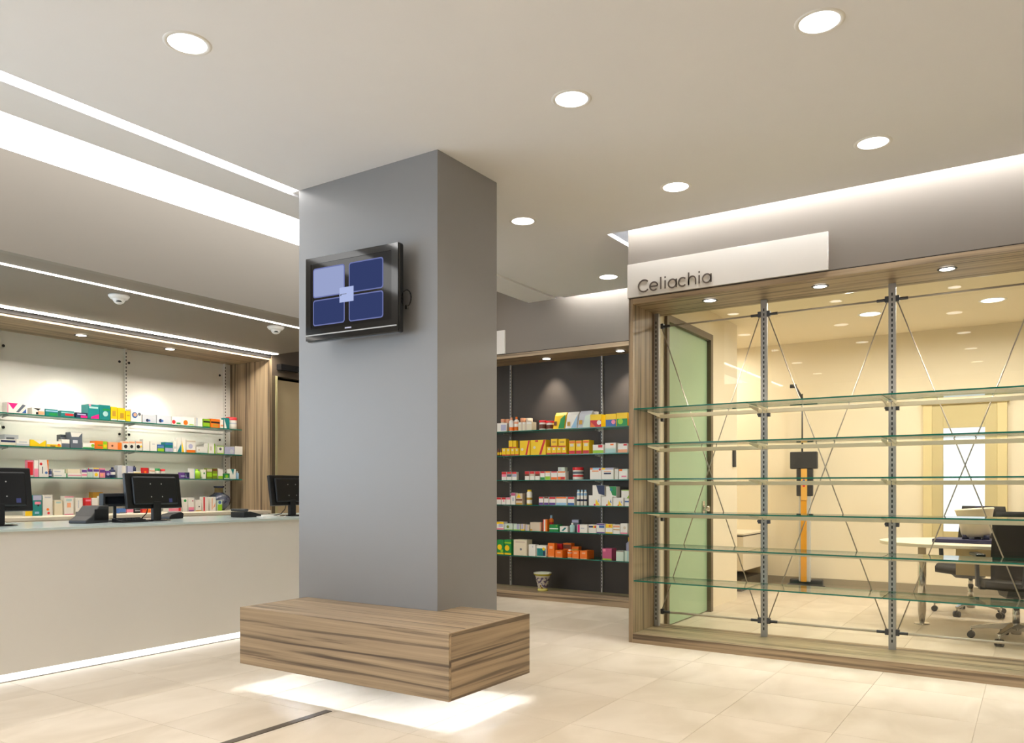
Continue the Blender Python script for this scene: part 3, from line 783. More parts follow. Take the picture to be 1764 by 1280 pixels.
L = 'L'; R = 'R'
shelf_row(L, LF, LZ[0], 'top shelf behind counter', [
 ('box',12,46,694,'w t.05,.95,.55,.95,.3,.35m v.0-.06e t.45,.1,.6,.1,.95,.8,.8,.9d t.75,.05,.98,.05,.98,.5b','white carton with magenta triangle'),
 ('box',55,77,703,'w t.1,.95,.7,.95,.5,.6k x.45,.05,.98,.55f x.3,.05,.5,.4k','white carton with salmon print'),
 ('box',78,100,705,'t h.55-.95t x.3,.05,.95,.4g h.62-.8u','teal carton with green band'),
 ('box',105,128,708,'t x.3,.2,.95,.55r h.62-.75q','teal carton with red band'),
 ('box',131,151,711,'n x.4,.05,.98,.45m x.1,.55,.85,.75v','navy and magenta carton'),
 ('box',151.5,171,697,'t h.0-.12t t.25,.0,1,.0,1,.35,.3,.15m x.1,.72,.9,.85q x.05,.88,.25,1e','tall teal carton with magenta foot',{'d':.12}),
 ('box',171.5,190,698,'t o.55,.4,.25q x.3,.62,.95,.75g h.85-.97t','tall teal carton with pale emblem',{'d':.12}),
 ('box',191,202,701,'y h.0-.1w x.2,.3,.8,.7a','tall yellow carton'), ('box',203,216,703,'y h.0-.08w x.3,.2,.8,.6a','second tall yellow carton'), ('box',216.5,224.5,708,'y x.2,.5,.9,.6a','small yellow carton'),
 ('box',225.5,244,706,'w o.35,.55,.28b o.38,.58,.16f o.8,.65,.15d','white carton with blue circle'),
 ('box',245.5,269,715,'s o.35,.3,.2n o.5,.3,.14b','silver carton with blue leaf'), ('box',270,295,716,'s o.25,.35,.22n o.38,.35,.15b','second silver carton with blue leaf'),
 ('box',296,312,718,'w o.2,.35,.25r x.5,.1,.95,.3g','white carton with red flower'), ('box',313,335,719,'w o.3,.35,.3o x.6,.1,.95,.2l','white carton with orange flower'),
 ('box',337.5,349,720,'w v.0-.25s','narrow plain white carton'), ('box',350,362,722,'l h.55-.75k x.3,.2,.9,.5l h.0-.1g','lime and black carton'), ('box',363,379,722,'o h.5-.7k x.2,.1,.8,.4a','orange and black carton'),
 ('box',379.5,385,723,'w h.2-.4f','slim white carton'), ('box',386,395.5,720,'t t.0,.0,.5,.0,.0,.9w','dark green and white carton'),
 ('jar',396,412.5,719,'w h.55-.7s Cr','white jar with red lid')])
shelf_row(L, LF, LZ[1], 'second shelf behind counter', [
 ('box',1,27,757,'w h.5-.85n h.0-.4c','white and navy carton'), ('box',8,32,749,'s h.0-.5f x.1,.6,.7,.75d','grey carton in the back row',{'back':.11}),
 ('box',28,51,757,'w x.2,.5,.8,.65s h.0-.3s','white carton with grey foot'), ('box',52,79,758,'y t.2,.98,.98,.98,.6,.4w x.4,.1,.95,.3y','yellow carton with white swoosh'),
 ('box',80,105.5,760,'w h.0-.45y o.85,.35,.25o x.25,.1,.6,.25j','white and yellow carton with orange dot'),
 ('box',106,120,757,'w h.0-.5d','white carton with slate foot'), ('box',104,121,749,'d h.7-.8s','slate carton in the back row',{'back':.1}),
 ('box',121,142,745,'d t.0,1,1,1,.7,.72,.1,.7w x.2,.3,.6,.5s','tall slate carton with white swoosh'),
 ('box',142.5,163,763,'w h.0-.2g o.85,.55,.3l','low white carton with green foot'), ('box',163.5,185,760,'o v.65-1l x.7,.2,.95,.6y x.2,.4,.6,.55x','orange and green carton'),
 ('box',186,210,762,'f v.7-1o o.3,.5,.15j','cream carton with orange end'),
 ('box',211,222,760,'w h.75-.95f o.5,.4,.3k','white carton with black mark and salmon top'), ('box',222.5,233,760,'w h.75-.95f o.4,.4,.28k','second white carton with black mark'), ('box',233.5,245,760,'w h.75-.95f o.4,.4,.28k o.85,.45,.15y','third white carton with black mark'),
 ('box',246,258,757,'w','plain white carton'), ('box',258.5,270.5,761,'w x.3,.7,.7,.78s','lower plain white carton'),
 ('box',271,283,766,'b h.0-.45l h.6-.7u','small blue and lime carton'), ('box',284,298,762,'t h.0-.4v h.75-.9b','teal and blue carton'),
 ('box',298.5,304.5,760,'w x.2,.3,.8,.5s','narrow white carton'), ('box',305,312.5,754,'w t.0,.0,1,.0,1,.6t','tall white carton with teal corner'), ('box',313,320,754,'w t.0,.0,.6,.0,.0,.8y','tall white carton with yellow corner'),
 ('box',321,337,758,'w h.0-.22o o.45,.5,.25v h.85-.95i','white and orange carton'), ('box',339,357,770,'w h.0-.1q o.2,.5,.15i','low flat white carton'),
 ('box',358,371,764,'w v.85-1l v.0-.08l x.3,.3,.5,.7i','white carton with lime edge'), ('box',373,386,768,'w h.0-.1l h.9-1l v.0-.06l v.94-1l o.5,.6,.18d','white carton with lime frame'),
 ('box',387,404,770,'v o.7,.4,.3s','pale violet carton'), ('box',404.5,418,769,'w','plain white carton at the shelf end')])
shelf_row(L, LF, LZ[2], 'third shelf behind counter', [
 ('box',47,58,793,'e v.0-.9r h.0-.1w h.9-1e','tall red and pink carton'), ('box',58.5,66.5,793,'w h.0-.5e','tall white and pink carton'), ('box',67,84,792,'w t.8,1,1,1,1,.1o o.2,.75,.15r o.75,.25,.15b x.3,.2,.4,.6d','tall white carton with orange edge'),
 ('bot',84.5,90.5,808,'n h.2-.5v Cn','small navy bottle'),
 ('box',92,116,815.5,'w x.05,.3,.6,.55s v.92-1g','flat white carton with green edge',{'d':.12}), ('box',91,113,808.5,'w x.1,.3,.6,.55s v.94-1g','flat white carton lying on another',{'base':815.5,'d':.11}),
 ('box',117,140,815.5,'w h.4-.6e','flat white carton with pink line',{'d':.12}), ('box',116.5,138,808,'c','flat cream carton lying on another',{'base':815.5,'d':.11}),
 ('box',140.5,150,808,'w h.6-.9p h.2-.4e','white and purple carton'), ('box',150.5,160,806,'z h.6-.85p o.2,.9,.12r','pale green and purple carton'), ('box',160.5,171,806,'w h.6-.85p h.9-1y o.5,.3,.3y','yellow and purple carton'), ('box',171.5,181.5,807,'e h.55-.85p o.4,.3,.3f','pink and purple carton'),
 ('box',182,190.5,811,'p h.0-.4n o.5,.5,.3v','small violet carton'), ('bot',191,201,805,'n h.4-.75w Cn','navy bottle with white label'),
 ('box',203,218,802,'s v.45-.9w x.6,.1,.75,.25b','tall silver white carton'), ('box',220,229.5,803,'v h.0-.5w','pale grey carton'), ('box',230,243,812,'w h.5-.8y','low white and yellow carton'), ('bot',230,236,802.5,'n Ck','tiny dark bottle on a carton',{'base':812}),
 ('box',246.5,256,806,'r x.2,.2,.6,.7o','red carton'), ('box',257,267,807,'w h.7-.8f o.5,.3,.12g','white carton with thin salmon line'), ('jar',268,278,807,'w h.3-.6q Cg','white jar with green lid'), ('jar',278.5,286,808,'w Cr','small white jar with red lid'),
 ('box',288,300,818,'i h.4-.6k','low beige carton'), ('box',311,318.5,814,'p h.3-.5v','dark violet carton'), ('box',319,326.5,814,'n t.0,.0,.4,.0,.1,.9v h.0-.2p','second dark violet carton'),
 ('box',327.5,336,807,'w v.85-1u','tall plain white carton'), ('bot',337,348,808,'l h.0-1l Cl','lime green bottle'), ('box',348.5,355,809,'w o.5,.6,.25g','white carton with green leaf'), ('box',356,365.5,807,'x h.7-.95i h.2-.6l','lime carton with beige top'), ('box',366,374.5,807,'x h.75-.95j h.3-.5l','olive green carton'), ('box',375.5,384,808,'w h.0-.3l','white carton with lime foot'),
 ('box',385.5,395.5,816,'g o.5,.5,.3l h.0-.2z','low green carton'), ('box',396.5,406.5,808,'w t.1,1,.7,1,.5,.4t','white carton with teal wedge'), ('bot',407.5,413,812,'u Cs','small pale blue bottle')])
LFB = -7.36
shelf_row(L, LFB, ZL, 'bottom ledge behind counter', [
 ('box',43,56,861,'w h.0-.7y o.3,.4,.2g','white and yellow carton'), ('box',56.5,72,853,'t h.75-1v x.2,.55,.9,.68e o.6,.5,.12k x.2,.1,.7,.2u','tall teal carton with pink stripe'), ('box',73.5,91,853,'w x.2,.85,.8,.92s o.5,.3,.14o o.58,.12,.14r','white carton with red dots'),
 ('box',93.5,108,862,'c x.2,.8,.8,.9q','cream carton'), ('box',110.5,127,855,'w h.0-.06h h.94-1e x.2,.75,.8,.85q x.3,.4,.7,.65f','white carton with pink edges'), ('box',130,142,858,'w h.0-.18d x.35,.4,.5,.85s','white carton with dark foot'),
 ('box',147,157,858,'r h.0-.35m h.8-.9e','red and magenta carton'), ('box',158,169,858,'w h.4-.55f','white carton with orange stripe'), ('box',160,177.5,848,'a x.35,.0,.98,.75j','tall gold brown carton in the back row',{'back':.12}), ('box',172,184,855,'w x.2,.1,.7,.8g x.5,.5,.9,.9l','white and green carton'),
 ('box',205.5,217,876,'b h.0-.3d','low blue carton'), ('box',218.5,230,876,'e h.0-.2w','low pink carton'), ('box',232,242,876,'k h.4-.6s','low black carton'), ('box',245,252,876,'r h.3-.5o','low red carton'), ('box',253,260,876,'o','low orange carton'),
 ('box',290,312,861,'w h.0-.3e v.8-1r h.5-.7f','white carton with red end'), ('box',315,323,858,'w o.5,.8,.3g','white carton with green dot'), ('box',324.5,334.5,857,'w h.0-.1p h.1-.3e o.75,.75,.12h','white carton with magenta foot'), ('box',337,347,861,'w h.0-.1a o.6,.4,.12k','white carton with ochre foot'),
 ('box',349,359,856,'w v.1-.4r','white carton with red stripe'), ('box',361.5,372,856,'w t.5,.2,.9,.3,.9,.6f x.3,.1,.45,.9f','white carton with red arrow'), ('box',374,383,862,'z h.0-.6l o.5,.8,.3b v.0-.1z','pale green carton with blue emblem')])
shelf_row(R, SF, RZ[0], 'top shelf of dark unit', [
 ('box',856,873,729,'w x.4,.1,.95,.8v','white carton with blue print'), ('jar',861,868,722,'i Cf','small beige jar in the back row',{'back':.12}), ('jar',868.5,877,722,'f Cf','salmon jar in the back row',{'back':.13}),
 ('bot',875,883,719,'w h.05-.4o Cf','small bottle with orange label'), ('bot',883.5,891.5,718,'w h.05-.4o h.7-.9f Co','second small bottle with orange label'),
 ('box',892.5,916,727,'c h.75-1w v.2-.35i v.5-.65i','wide cream carton',{'d':.1}), ('jar',894,903,720,'f Cf','salmon jar behind the cream carton',{'back':.14}), ('jar',903.5,914,720,'i Ci','beige jar behind the cream carton',{'back':.14}),
 ('jar',926,938,724,'w h.15-.75j Cr','chocolate jar with red lid'), ('jar',938.5,950.5,725,'w h.1-.7j Cr','second chocolate jar with red lid'),
 ('pouch',952.5,973,710,'y t.45,.02,.98,.02,.98,.85,.6,.6g t.05,.2,.3,.2,.3,.45,.05,.45j','yellow and green pouch'), ('pouch',973.5,994,709,'w t.5,.02,.98,.02,.98,.8u t.15,.15,.4,.15,.4,.4,.15,.4a','white and blue pouch'), ('pouch',994.5,1017,707,'s t.4,.02,.98,.02,.98,.8,.55,.7z t.1,.2,.35,.2,.35,.45,.1,.45a','silver pouch'),
 ('box',1018,1028,709,'w','white carton in the back row',{'back':.17}),
 ('box',1016.5,1036,714,'y h.0-.55r o.8,.35,.2w t.0,.0,.5,.0,.1,.4o','yellow and red carton',{'d':.1}), ('box',1043,1061.5,713,'y h.0-.55b o.75,.35,.2e','yellow and blue carton',{'d':.1}), ('box',1062,1081,711,'y h.0-.55g o.35,.35,.25l','yellow and green carton',{'d':.1}), ('box',1082,1101,711,'y h.0-.55o','yellow and orange carton',{'d':.1})])
YB = 'y h.0-.18r x.2,.5,.8,.8w'
shelf_row(R, SF, RZ[1], 'second shelf of dark unit', [
 ('bot',855.5,859.5,773,'j h.2-.7y Cj','tiny yellow bottle'), ('bot',860,864,773,'j h.2-.7y Cj','second tiny yellow bottle')] +
 [('box',864.5 + 7.4*k, 871.6 + 7.4*k, 772,'y h.0-.15r x.3,.6,.7,.85c', 'low yellow carton with red foot',{'d':.07}) for k in range(4)] + [
 ('box',876,883,759,'y h.0-.15r','upper yellow carton',{'base':772}), ('box',883.5,889.5,759,'y h.0-.15r','second upper yellow carton',{'base':772}),
 ('box',895,913,759,'y d.55,.18r o.25,.4,.12c','tall yellow carton with red diagonal'), ('box',914,940.5,758,'y d.55,.15r o.25,.5,.1c x.3,.88,.5,.98r','wide yellow carton with red diagonal')] +
 [('box',941.5 + 8.6*k, 949.8 + 8.6*k, 770,'y h.0-.2r x.3,.6,.7,.85c', 'low yellow carton with red hem',{'d':.07}) for k in range(4)] + [
 ('box',949,960,756,'y h.0-.15r x.2,.5,.8,.7a','upper yellow carton',{'base':770}), ('box',962,975,756,'y h.0-.15r x.2,.5,.8,.7a','second upper yellow carton',{'base':770}),
 ('box',980,990.5,759,'y h.0-.24r h.8-.95o x.2,.55,.8,.75c','tall yellow carton with red foot'), ('box',992,1002,759,'y h.0-.24r h.8-.95o x.2,.55,.8,.75c','tall yellow carton with red foot'), ('box',1004,1015,758,'y h.0-.24r h.8-.95o x.2,.55,.8,.75c','tall yellow carton with red foot',{'d':.11}),
 ('box',1021,1040,766,'w h.0-.35l x.5,.65,.9,.95r','white carton with green foot'), ('box',1042,1061,763,'w h.0-.35q h.35-.5z x.5,.75,.8,.9o','white carton with teal foot'), ('box',1064,1081,764,'w h.0-.35f x.6,.75,.95,.95r','white carton with orange foot'), ('box',1084,1101,764,'w h.0-.35e','white carton with pink foot')])
shelf_row(R, SF, RZ[2], 'third shelf of dark unit', [
 ('box',864,872.5,813,'w h.4-.7e h.7-1r','small red and pink carton'), ('box',873,881.5,813,'w h.4-.7d h.75-1r','small red and slate carton'), ('box',882,890,813,'w h.4-.7v h.75-1r','small red and violet carton'),
 ('box',904,912,812,'w h.45-.7j h.7-1r','small brown and red carton'), ('box',912.5,921,812,'w h.45-.7i h.7-1r','small beige and red carton'), ('box',921.5,930,812,'w h.45-.7j h.7-1r','small dark brown and red carton'),
 ('box',930.5,938.5,812,'w h.0-.3g h.8-1r','small white carton with green foot'), ('box',939,948,812,'w h.0-.4l h.85-1o','small white carton with lime foot'), ('box',949,960,812,'w h.0-.3o h.85-1r','small white carton with orange foot'), ('box',960.5,974,812,'w h.0-.35o x.4,.05,.9,.3r h.85-1o','white carton with red foot'),
 ('box',961,973,805,'z x.1,.2,.5,.8s','pale grey carton lying on another',{'base':812}), ('jar',983,1000,805,'w h.1-.25w h.3-.5r h.6-.85d Cr','white tub with red lid'),
 ('box',1016,1035.5,806,'w h.85-1u x.0,.85,.25,1o x.2,.65,.8,.78f o.9,.85,.1r','white carton with rainbow top'), ('box',1036,1057,806,'w h.85-1v x.0,.85,.3,1y x.2,.65,.8,.72f x.2,.45,.8,.58n','second white carton with rainbow top'), ('box',1058.5,1065,808,'w','slim white carton',{'back':.02}), ('box',1066,1081,808,'w h.85-1z x.0,.8,.4,1o x.3,.2,.9,.35e','white carton with orange corner'), ('box',1084,1101,808,'w h.85-1u','white carton with blue top')])
shelf_row(R, SF, RZ[3], 'fourth shelf of dark unit', [
 ('box',855.5,863.5,857,'w h.7-1r','small white and red carton'), ('box',864,871.5,857,'w h.7-1r o.5,.5,.2e','small red white carton with pink dot'), ('box',872,879.5,857,'w h.7-1e','small white and pink carton'),
 ('box',880,888,849,'w h.75-1h x.3,.3,.7,.6s','tall white and red carton'), ('box',888.5,900,850,'i h.0-.15a h.35-.5j t.1,.6,.8,.6,.45,1y','gold and beige carton'),
 ('vial',905,914,844,'w h.4-.6a h.0-.1y Cy','yellow capped tube'),
 ('box',928,936,856,'w h.0-.3p h.8-1r','white carton with violet foot'), ('box',937,945,856,'w h.0-.3p h.8-1j','white carton with plum foot'), ('box',946,957,856,'w h.0-.3p h.75-1r','wide white carton with violet foot'), ('box',957.5,976,856,'w h.0-.3u h.8-1o','white carton with pale blue foot'), ('box',978,989.5,856,'w h.0-.3b h.75-1r','white carton with blue foot'),
 ('vial',992.5,998,844,'w h.35-.5n h.8-1u Cu','white vial with navy band'), ('vial',998.7,1004,844,'w h.35-.5n h.8-1u Cu','second white vial with navy band'), ('vial',1004.8,1010,844,'w h.35-.5n h.8-1u Cu','third white vial with navy band'),
 ('box',1014,1035,853.5,'w t.55,.05,.95,.05,.6,.65y o.5,.08,.1m t.75,.4,.9,.3,.8,.7v','white carton with yellow triangle',{'d':.11}), ('box',1036,1055,855.5,'w t.55,.05,.95,.05,.65,.65y o.5,.08,.1r t.8,.4,.95,.3,.85,.7b','second white carton with yellow triangle',{'d':.11}), ('box',1056,1074,857.5,'w t.5,.05,.9,.05,.6,.65y o.5,.08,.1o t.75,.4,.9,.3,.8,.7v','third white carton with yellow triangle',{'d':.11}), ('box',1076,1090,859,'w h.5-.7b','white carton with blue band',{'d':.11}),
 ('box',1020.5,1042,836,'w t.3,1,1,1,1,.05,.5,.2n','white and navy carton standing above',{'base':854.5,'back':.03}), ('box',1044,1062,838,'w t.3,1,1,1,1,.1,.6,.2g o.5,.7,.15t','white and green carton standing above',{'base':856.5,'back':.03}), ('box',1070,1084,844,'w h.9-1l t.7,.0,1,.0,1,.4l','white and lime carton standing above',{'base':858.5,'back':.03})])
shelf_row(R, SF, RZ[4], 'fifth shelf of dark unit', [
 ('box',855,868,899,'w h.7-1y x.3,.35,.9,.75v h.0-.2e','white carton with yellow top'), ('box',869,883.5,902,'z h.0-.1l o.4,.5,.25x','pale green carton'), ('box',884.5,896,903,'z v.5-.9v h.0-.15l','pale green and violet carton'), ('box',896.5,904,903,'i v.2-.6v h.0-.2y','narrow violet and beige carton'), ('box',904.5,912,904,'i v.2-.5v','second narrow violet and beige carton'),
 ('box',913,932,900,'i v.92-1f o.1,.1,.15a','wide beige carton'), ('box',935,943,895,'o v.2-.55w v.0-.15r','orange red carton with white stripe'), ('bot',943.5,951.5,888,'o h.6-.8r Cu','orange bottle with clear cap',{'back':.06}), ('box',946,962,904,'g h.35-.5z o.8,.85,.1l','green carton'), ('box',964,978,907,'w t.2,.2,.5,.2,.9,.8,.6,.8t','white carton with teal pill'),
 ('bot',980,988,901,'q h.1-.7q Cw','pale bottle with white cap'), ('box',985,997,895,'d h.75-.95v','slate carton in the back row',{'back':.09}), ('box',994,1012,904,'w v.05-.25m x.35,.5,.7,.6s','white carton with magenta bar'), ('box',1014,1027,904,'w h.65-.85n x.6,.6,.8,.9y x.8,.6,1,.9r','white carton with coloured blocks'), ('box',1027.5,1042,902,'w h.85-1p h.0-.12p x.3,.55,.95,.8b','white and purple carton'), ('box',1043,1055.5,903,'w h.6-1y h.0-.15y o.6,.8,.15o','white and yellow carton'), ('box',1056,1068,904,'w h.4-.5a h.7-.9f','white carton with tan print'), ('box',1068.5,1081,902,'w h.0-.15e o.6,.6,.2i','white carton with pink foot'), ('box',1083,1100,902,'w h.0-.2e','second white carton with pink foot')])
OB = 'o x.25,.6,.75,.8f h.0-.08f'
shelf_row(R, SF, RZ[5], 'bottom shelf of dark unit', [
 ('box',856,868,930,'g h.0-.12y o.4,.5,.35y o.7,.25,.2l','green and yellow carton'), ('box',868.5,881,930,'g h.0-.12y o.4,.45,.35y h.75-.85l','second green and yellow carton'), ('box',884.5,908,930,'c x.15,.8,.85,.9i o.55,.4,.08d v.93-1i','large cream carton',{'d':.11}),
 ('box',910.5,922.5,938,'w o.6,.8,.1s','narrow white carton'), ('box',924,941,940,'w x.05,.05,.95,.75t o.75,.7,.15y x.7,.1,.9,.5n','white and teal carton'), ('box',943.5,955,936,OB,'tall orange carton'), ('box',956.5,969,948,OB,'low orange carton',{'d':.1}), ('box',957,968,937,'r x.2,.3,.8,.6j','dark red carton in the back row',{'back':.12}), ('box',970,984,936,'o h.6-.9j','orange brown carton in back row',{'back':.12}),
 ('vial',976,984,947,'o h.0-.12w h.7-.85w Cw','orange tube with white cap'), ('box',985.5,997,949,OB,'low orange carton',{'d':.1}), ('box',985,997,942,'o h.5-.8a','orange carton in the back row',{'back':.12}), ('box',999,1011.5,949,OB,'low orange carton with long side',{'d':.16}), 
 ('box',1037.5,1054,945,'h h.0-.14l x.05,.75,.35,.95e','pink carton with lime foot',{'d':.11}), ('box',1061,1074.5,949,'z x.15,.3,.85,.7z h.93-1j','pale mint carton'), ('box',1076,1090,950,'z v.3-.5q','pale green carton beside the frame'), ('bot',1076,1088,926,'v Cy','grey bottle with yellow cap',{'back':.12})])

# ------------------------------------------------------------------ vases
def vase(name, prof, mf, loc, label):
    mb = MB(); mb.lathe(prof, None, (0,0,0), 28, mf); o = mb.build(name); o.location = loc; tag(o, label, 'vase'); return o
p = ony(934, 1017, SF + .04); k = .001
def ceramic(name, base, c1, c2, sc_):
    m = bpy.data.materials.new(name); m.use_nodes = True; nt = m.node_tree; b = nt.nodes['Principled BSDF']
    tc = nt.nodes.new('ShaderNodeTexCoord'); v = nt.nodes.new('ShaderNodeTexNoise'); v.inputs['Scale'].default_value = sc_; v.inputs['Detail'].default_value = 1.5
    nt.links.new(tc.outputs['Object'], v.inputs['Vector']); r = nt.nodes.new('ShaderNodeValToRGB'); r.color_ramp.interpolation = 'CONSTANT'; e = r.color_ramp.elements
    e[0].position = 0; e[0].color = (*c1, 1); e[1].position = .42; e[1].color = (*base, 1); x = e.new(.60); x.color = (*c2, 1)
    nt.links.new(v.outputs['Fac'], r.inputs[0]); nt.links.new(r.outputs[0], b.inputs['Base Color']); b.inputs['Roughness'].default_value = .2; return m
M_maj = ceramic('majolica_pattern', srgb(214, 208, 198), srgb(110, 100, 130), srgb(150, 120, 40), 26)
M_oliv = mat('olive_glaze', srgb(176, 168, 60), .25); M_cgl = mat('cream_glaze', srgb(216, 214, 196), .25); M_ygl = mat('pale_yellow_glaze', srgb(222, 214, 120), .25)
prof = [(.0005,0),(.056,0),(.056,.018),(.050,.026),(.052,.03),(.082,.168),(.094,.176),(.1,.190),(.1,.2),(.092,.2),(.078,.15),(.0005,.06)]
mats_ = [M_ygl, M_ygl, M_ygl, M_ygl, M_maj, M_oliv, M_oliv, M_cgl, M_cgl, M_cgl, M_cgl]
vase('majolica_vase', prof, lambda k: mats_[k], (p[0], SF + .05, .0755), 'small patterned majolica vase standing on the plinth of the dark unit')
p = onx(386, 878, -7.36)
M_blu = ceramic('blue_grey_glaze', srgb(74, 80, 98), srgb(40, 44, 78), srgb(120, 122, 130), 16)
M_navy = mat('navy_glaze', srgb(34, 36, 66), .2)
prof = [(.0005,0),(.06,0),(.066,.01),(.115,.06),(.125,.105),(.112,.15),(.065,.185),(.048,.2),(.046,.25),(.056,.256),(.058,.272),(.045,.272),(.04,.2),(.0005,.1)]
prof = [(r*.98, z*.98) for r, z in prof]
mt_ = [M_navy, M_navy, M_blu, M_blu, M_blu, M_blu, M_navy, M_cgl, M_navy, M_navy, M_navy, M_navy, M_navy]
mt_[7] = mat('ochre_band', srgb(120, 104, 60), .3)
vase('blue_vase', prof, lambda k: mt_[k], (-7.53, p[1] + .06, ZL + .0005), 'round blue grey vase with short neck at the end of the ledge')

# ------------------------------------------------------------------ things on the counter
def monitor(px, py, rz, label, w=.50, h=.275, tilt=-8):
    p = onz(px, py, ZT)
    o = empty('computer_monitor', (p[0], p[1], ZT), rz); tag(o, label, 'monitor', 'monitors on the counter')
    # local -y faces the customers (we see the back)
    MB().lathe([(.0005, .012), (.05, .012), (.1, .008), (.112, 0)], M_gloss, n=28).build('base', o).scale = (1.1, .85, 1)
    B(-.035, .035, -.018, .018, .008, .15, M_black).build('stand', o, .004)
    t = math.radians(tilt)
    pan = MB(); pan.box(-w/2, w/2, .0, .03, -h/2, h/2, M_black); pn = pan.build('panel', o, .006)
    pn.location = (0, .02, .095 + h/2); pn.rotation_euler = (t, 0, 0)
    bk = MB(); bk.prism([(-w*.4, -h*.4), (w*.4, -h*.4), (w*.4, h*.4), (-w*.4, h*.4)], 1, -.022, .002, M_black); b_ = bk.build('back_shell', pn, .012)
    B(-w/2 + .012, w/2 - .012, .0302, .0312, -h/2 + .014, h/2 - .012, mat('dim_screen', srgb(60, 70, 90), .15)).build('screen', pn)
    for sx in (-.05, .05):
        for sz in (-.05, .05): MB().cyl((sx, -.0225, sz), (sx, -.0245, sz), .005, .005, M_alu, 8).build('screw', pn)
    B(.11, .14, -.0235, -.022, -.095, -.065, mat('blue_sticker', srgb(66, 70, 120), .4)).build('sticker', pn)
    q = MB(); q.tube([(-.06, .01, .12), (-.07, .02, .06), (-.10, .04, .02), (-.16, .07, .006)], .004, M_black, 6); q.build('cable', o)
    return o
FACE = -PI/2 + PI   # local -y -> +x
monitor(269, 897, PI/2 + .12, 'black computer monitor seen from behind, in the middle of the counter')
monitor(503, 888.5, PI/2 + .12, 'black computer monitor at the far end of the counter beside the column')
monitor(-3, 906, PI/2 + .05, 'black computer monitor cut by the left picture edge', w=.46, h=.30)
# receipt printer
p = onz(166, 901, ZT); o = empty('receipt_printer', (p[0] - .06, p[1], ZT), PI/2 + .35); tag(o, 'black wedge shaped receipt printer beside the middle monitor', 'printer')
MB().prism([(-.14, 0), (.085, 0), (.085, .125), (-.01, .125), (-.085, .05), (-.14, .022)], 1, -.075, .075, M_matte).build('body', o, .006)
B(-.06, .075, -.076, -.074, .02, .1, M_black).build('side_cover', o)
# customer display on a post
p = onz(213, 899, ZT); o = empty('customer_display', (p[0] - .12, p[1], ZT), PI/2 + .2); tag(o, 'small black customer display on a post left of the middle monitor', 'display')
MB().cyl((0,0,0),(0,0,.012),.06,.055,M_black,20).build('base', o)
q = MB(); q.cyl((0,0,.01),(0,0,.13),.012,.012,M_matte,12); q.build('post', o)
B(-.125, .125, -.03, .02, .115, .215, M_matte).build('head', o, .006); B(-.11, .11, -.0315, -.03, .135, .19, M_gloss).build('window', o)
# keyboard behind the display
p = onz(222, 899.5, ZT); o = empty('keyboard', (p[0] + .02, p[1], ZT), PI/2 + .1); tag(o, 'black keyboard lying left of the middle monitor base', 'keyboard')
MB().prism([(-.06, 0), (.06, 0), (.06, .03), (-.06, .012)], 0, -.11, .11, M_black).build('body', o, .003)
for i in range(8):
    for j in range(3): B(-.1 + i*.025, -.079 + i*.025, -.045 + j*.03, -.022 + j*.03, .016 + j*.005, .023 + j*.005, M_matte).build('key', o)
# phone tray right of the middle monitor
p = onz(308, 894, ZT); o = empty('card_terminal', (p[0] - .1, p[1], ZT), PI/2 + .3); tag(o, 'flat black card terminal right of the middle monitor', 'card terminal')
MB().prism([(-.08, 0), (.08, 0), (.09, .04), (.06, .055), (-.05, .04), (-.08, .02)], 1, -.05, .05, M_black).build('body', o, .004)
B(-.01, .075, -.035, .03, .05, .06, mat('paper_pad', srgb(206, 200, 190), .7)).build('paper', o)
# telephone near the far monitor
p = onz(428, 891, ZT); o = empty('telephone', (p[0] - .03, p[1], ZT), PI/2 + .1); tag(o, 'black desk telephone left of the far monitor', 'telephone')
MB().prism([(-.10, 0), (.10, 0), (.10, .022), (-.02, .05), (-.10, .05)], 1, -.08, .08, M_black).build('body', o, .006)
q = MB(); q.box(-.095, -.055, -.09, .09, .052, .075, M_matte); q.build('handset', o, .01)
B(-.02, .085, -.05, .05, .03, .034, mat('phone_keys', srgb(150, 145, 140), .5)).build('keypad', o).rotation_euler = (0, .2, 0)
p = onz(447, 890.5, ZT); o = B(-.06, .06, -.1, .1, 0, .008, mat('white_paper', srgb(236, 234, 230), .7)).build('paper_pad'); o.location = (p[0], p[1] + .05, ZT + .0005); o.rotation_euler = (0, 0, .3); tag(o, 'white paper pad lying beside the telephone on the counter', 'paper')

# ------------------------------------------------------------------ dome cameras
def dome(px, py, label):
    p = onz(px, py, ZS); o = empty('dome_camera', (p[0], p[1], ZS)); tag(o, label, 'camera', 'dome cameras in the soffit')
    MB().lathe([(.0005, 0), (.075, 0), (.075, -.01), (.06, -.028), (.0005, -.028)], M_trim, n=24).build('base', o)
    MB().lathe([(.045, -.026), (.043, -.04), (.032, -.056), (.016, -.066), (.0005, -.068)], M_trim, n=24).build('dome', o)
    MB().lathe([(.0005, 0), (.018, -.003), (.022, -.012), (.0005, -.014)], M_gloss, (.02, -.012, -.042), 16).build('lens', o)
dome(205, 509, 'white dome camera on the soffit, the nearer one'); dome(475, 563, 'white dome camera on the soffit next to the column')

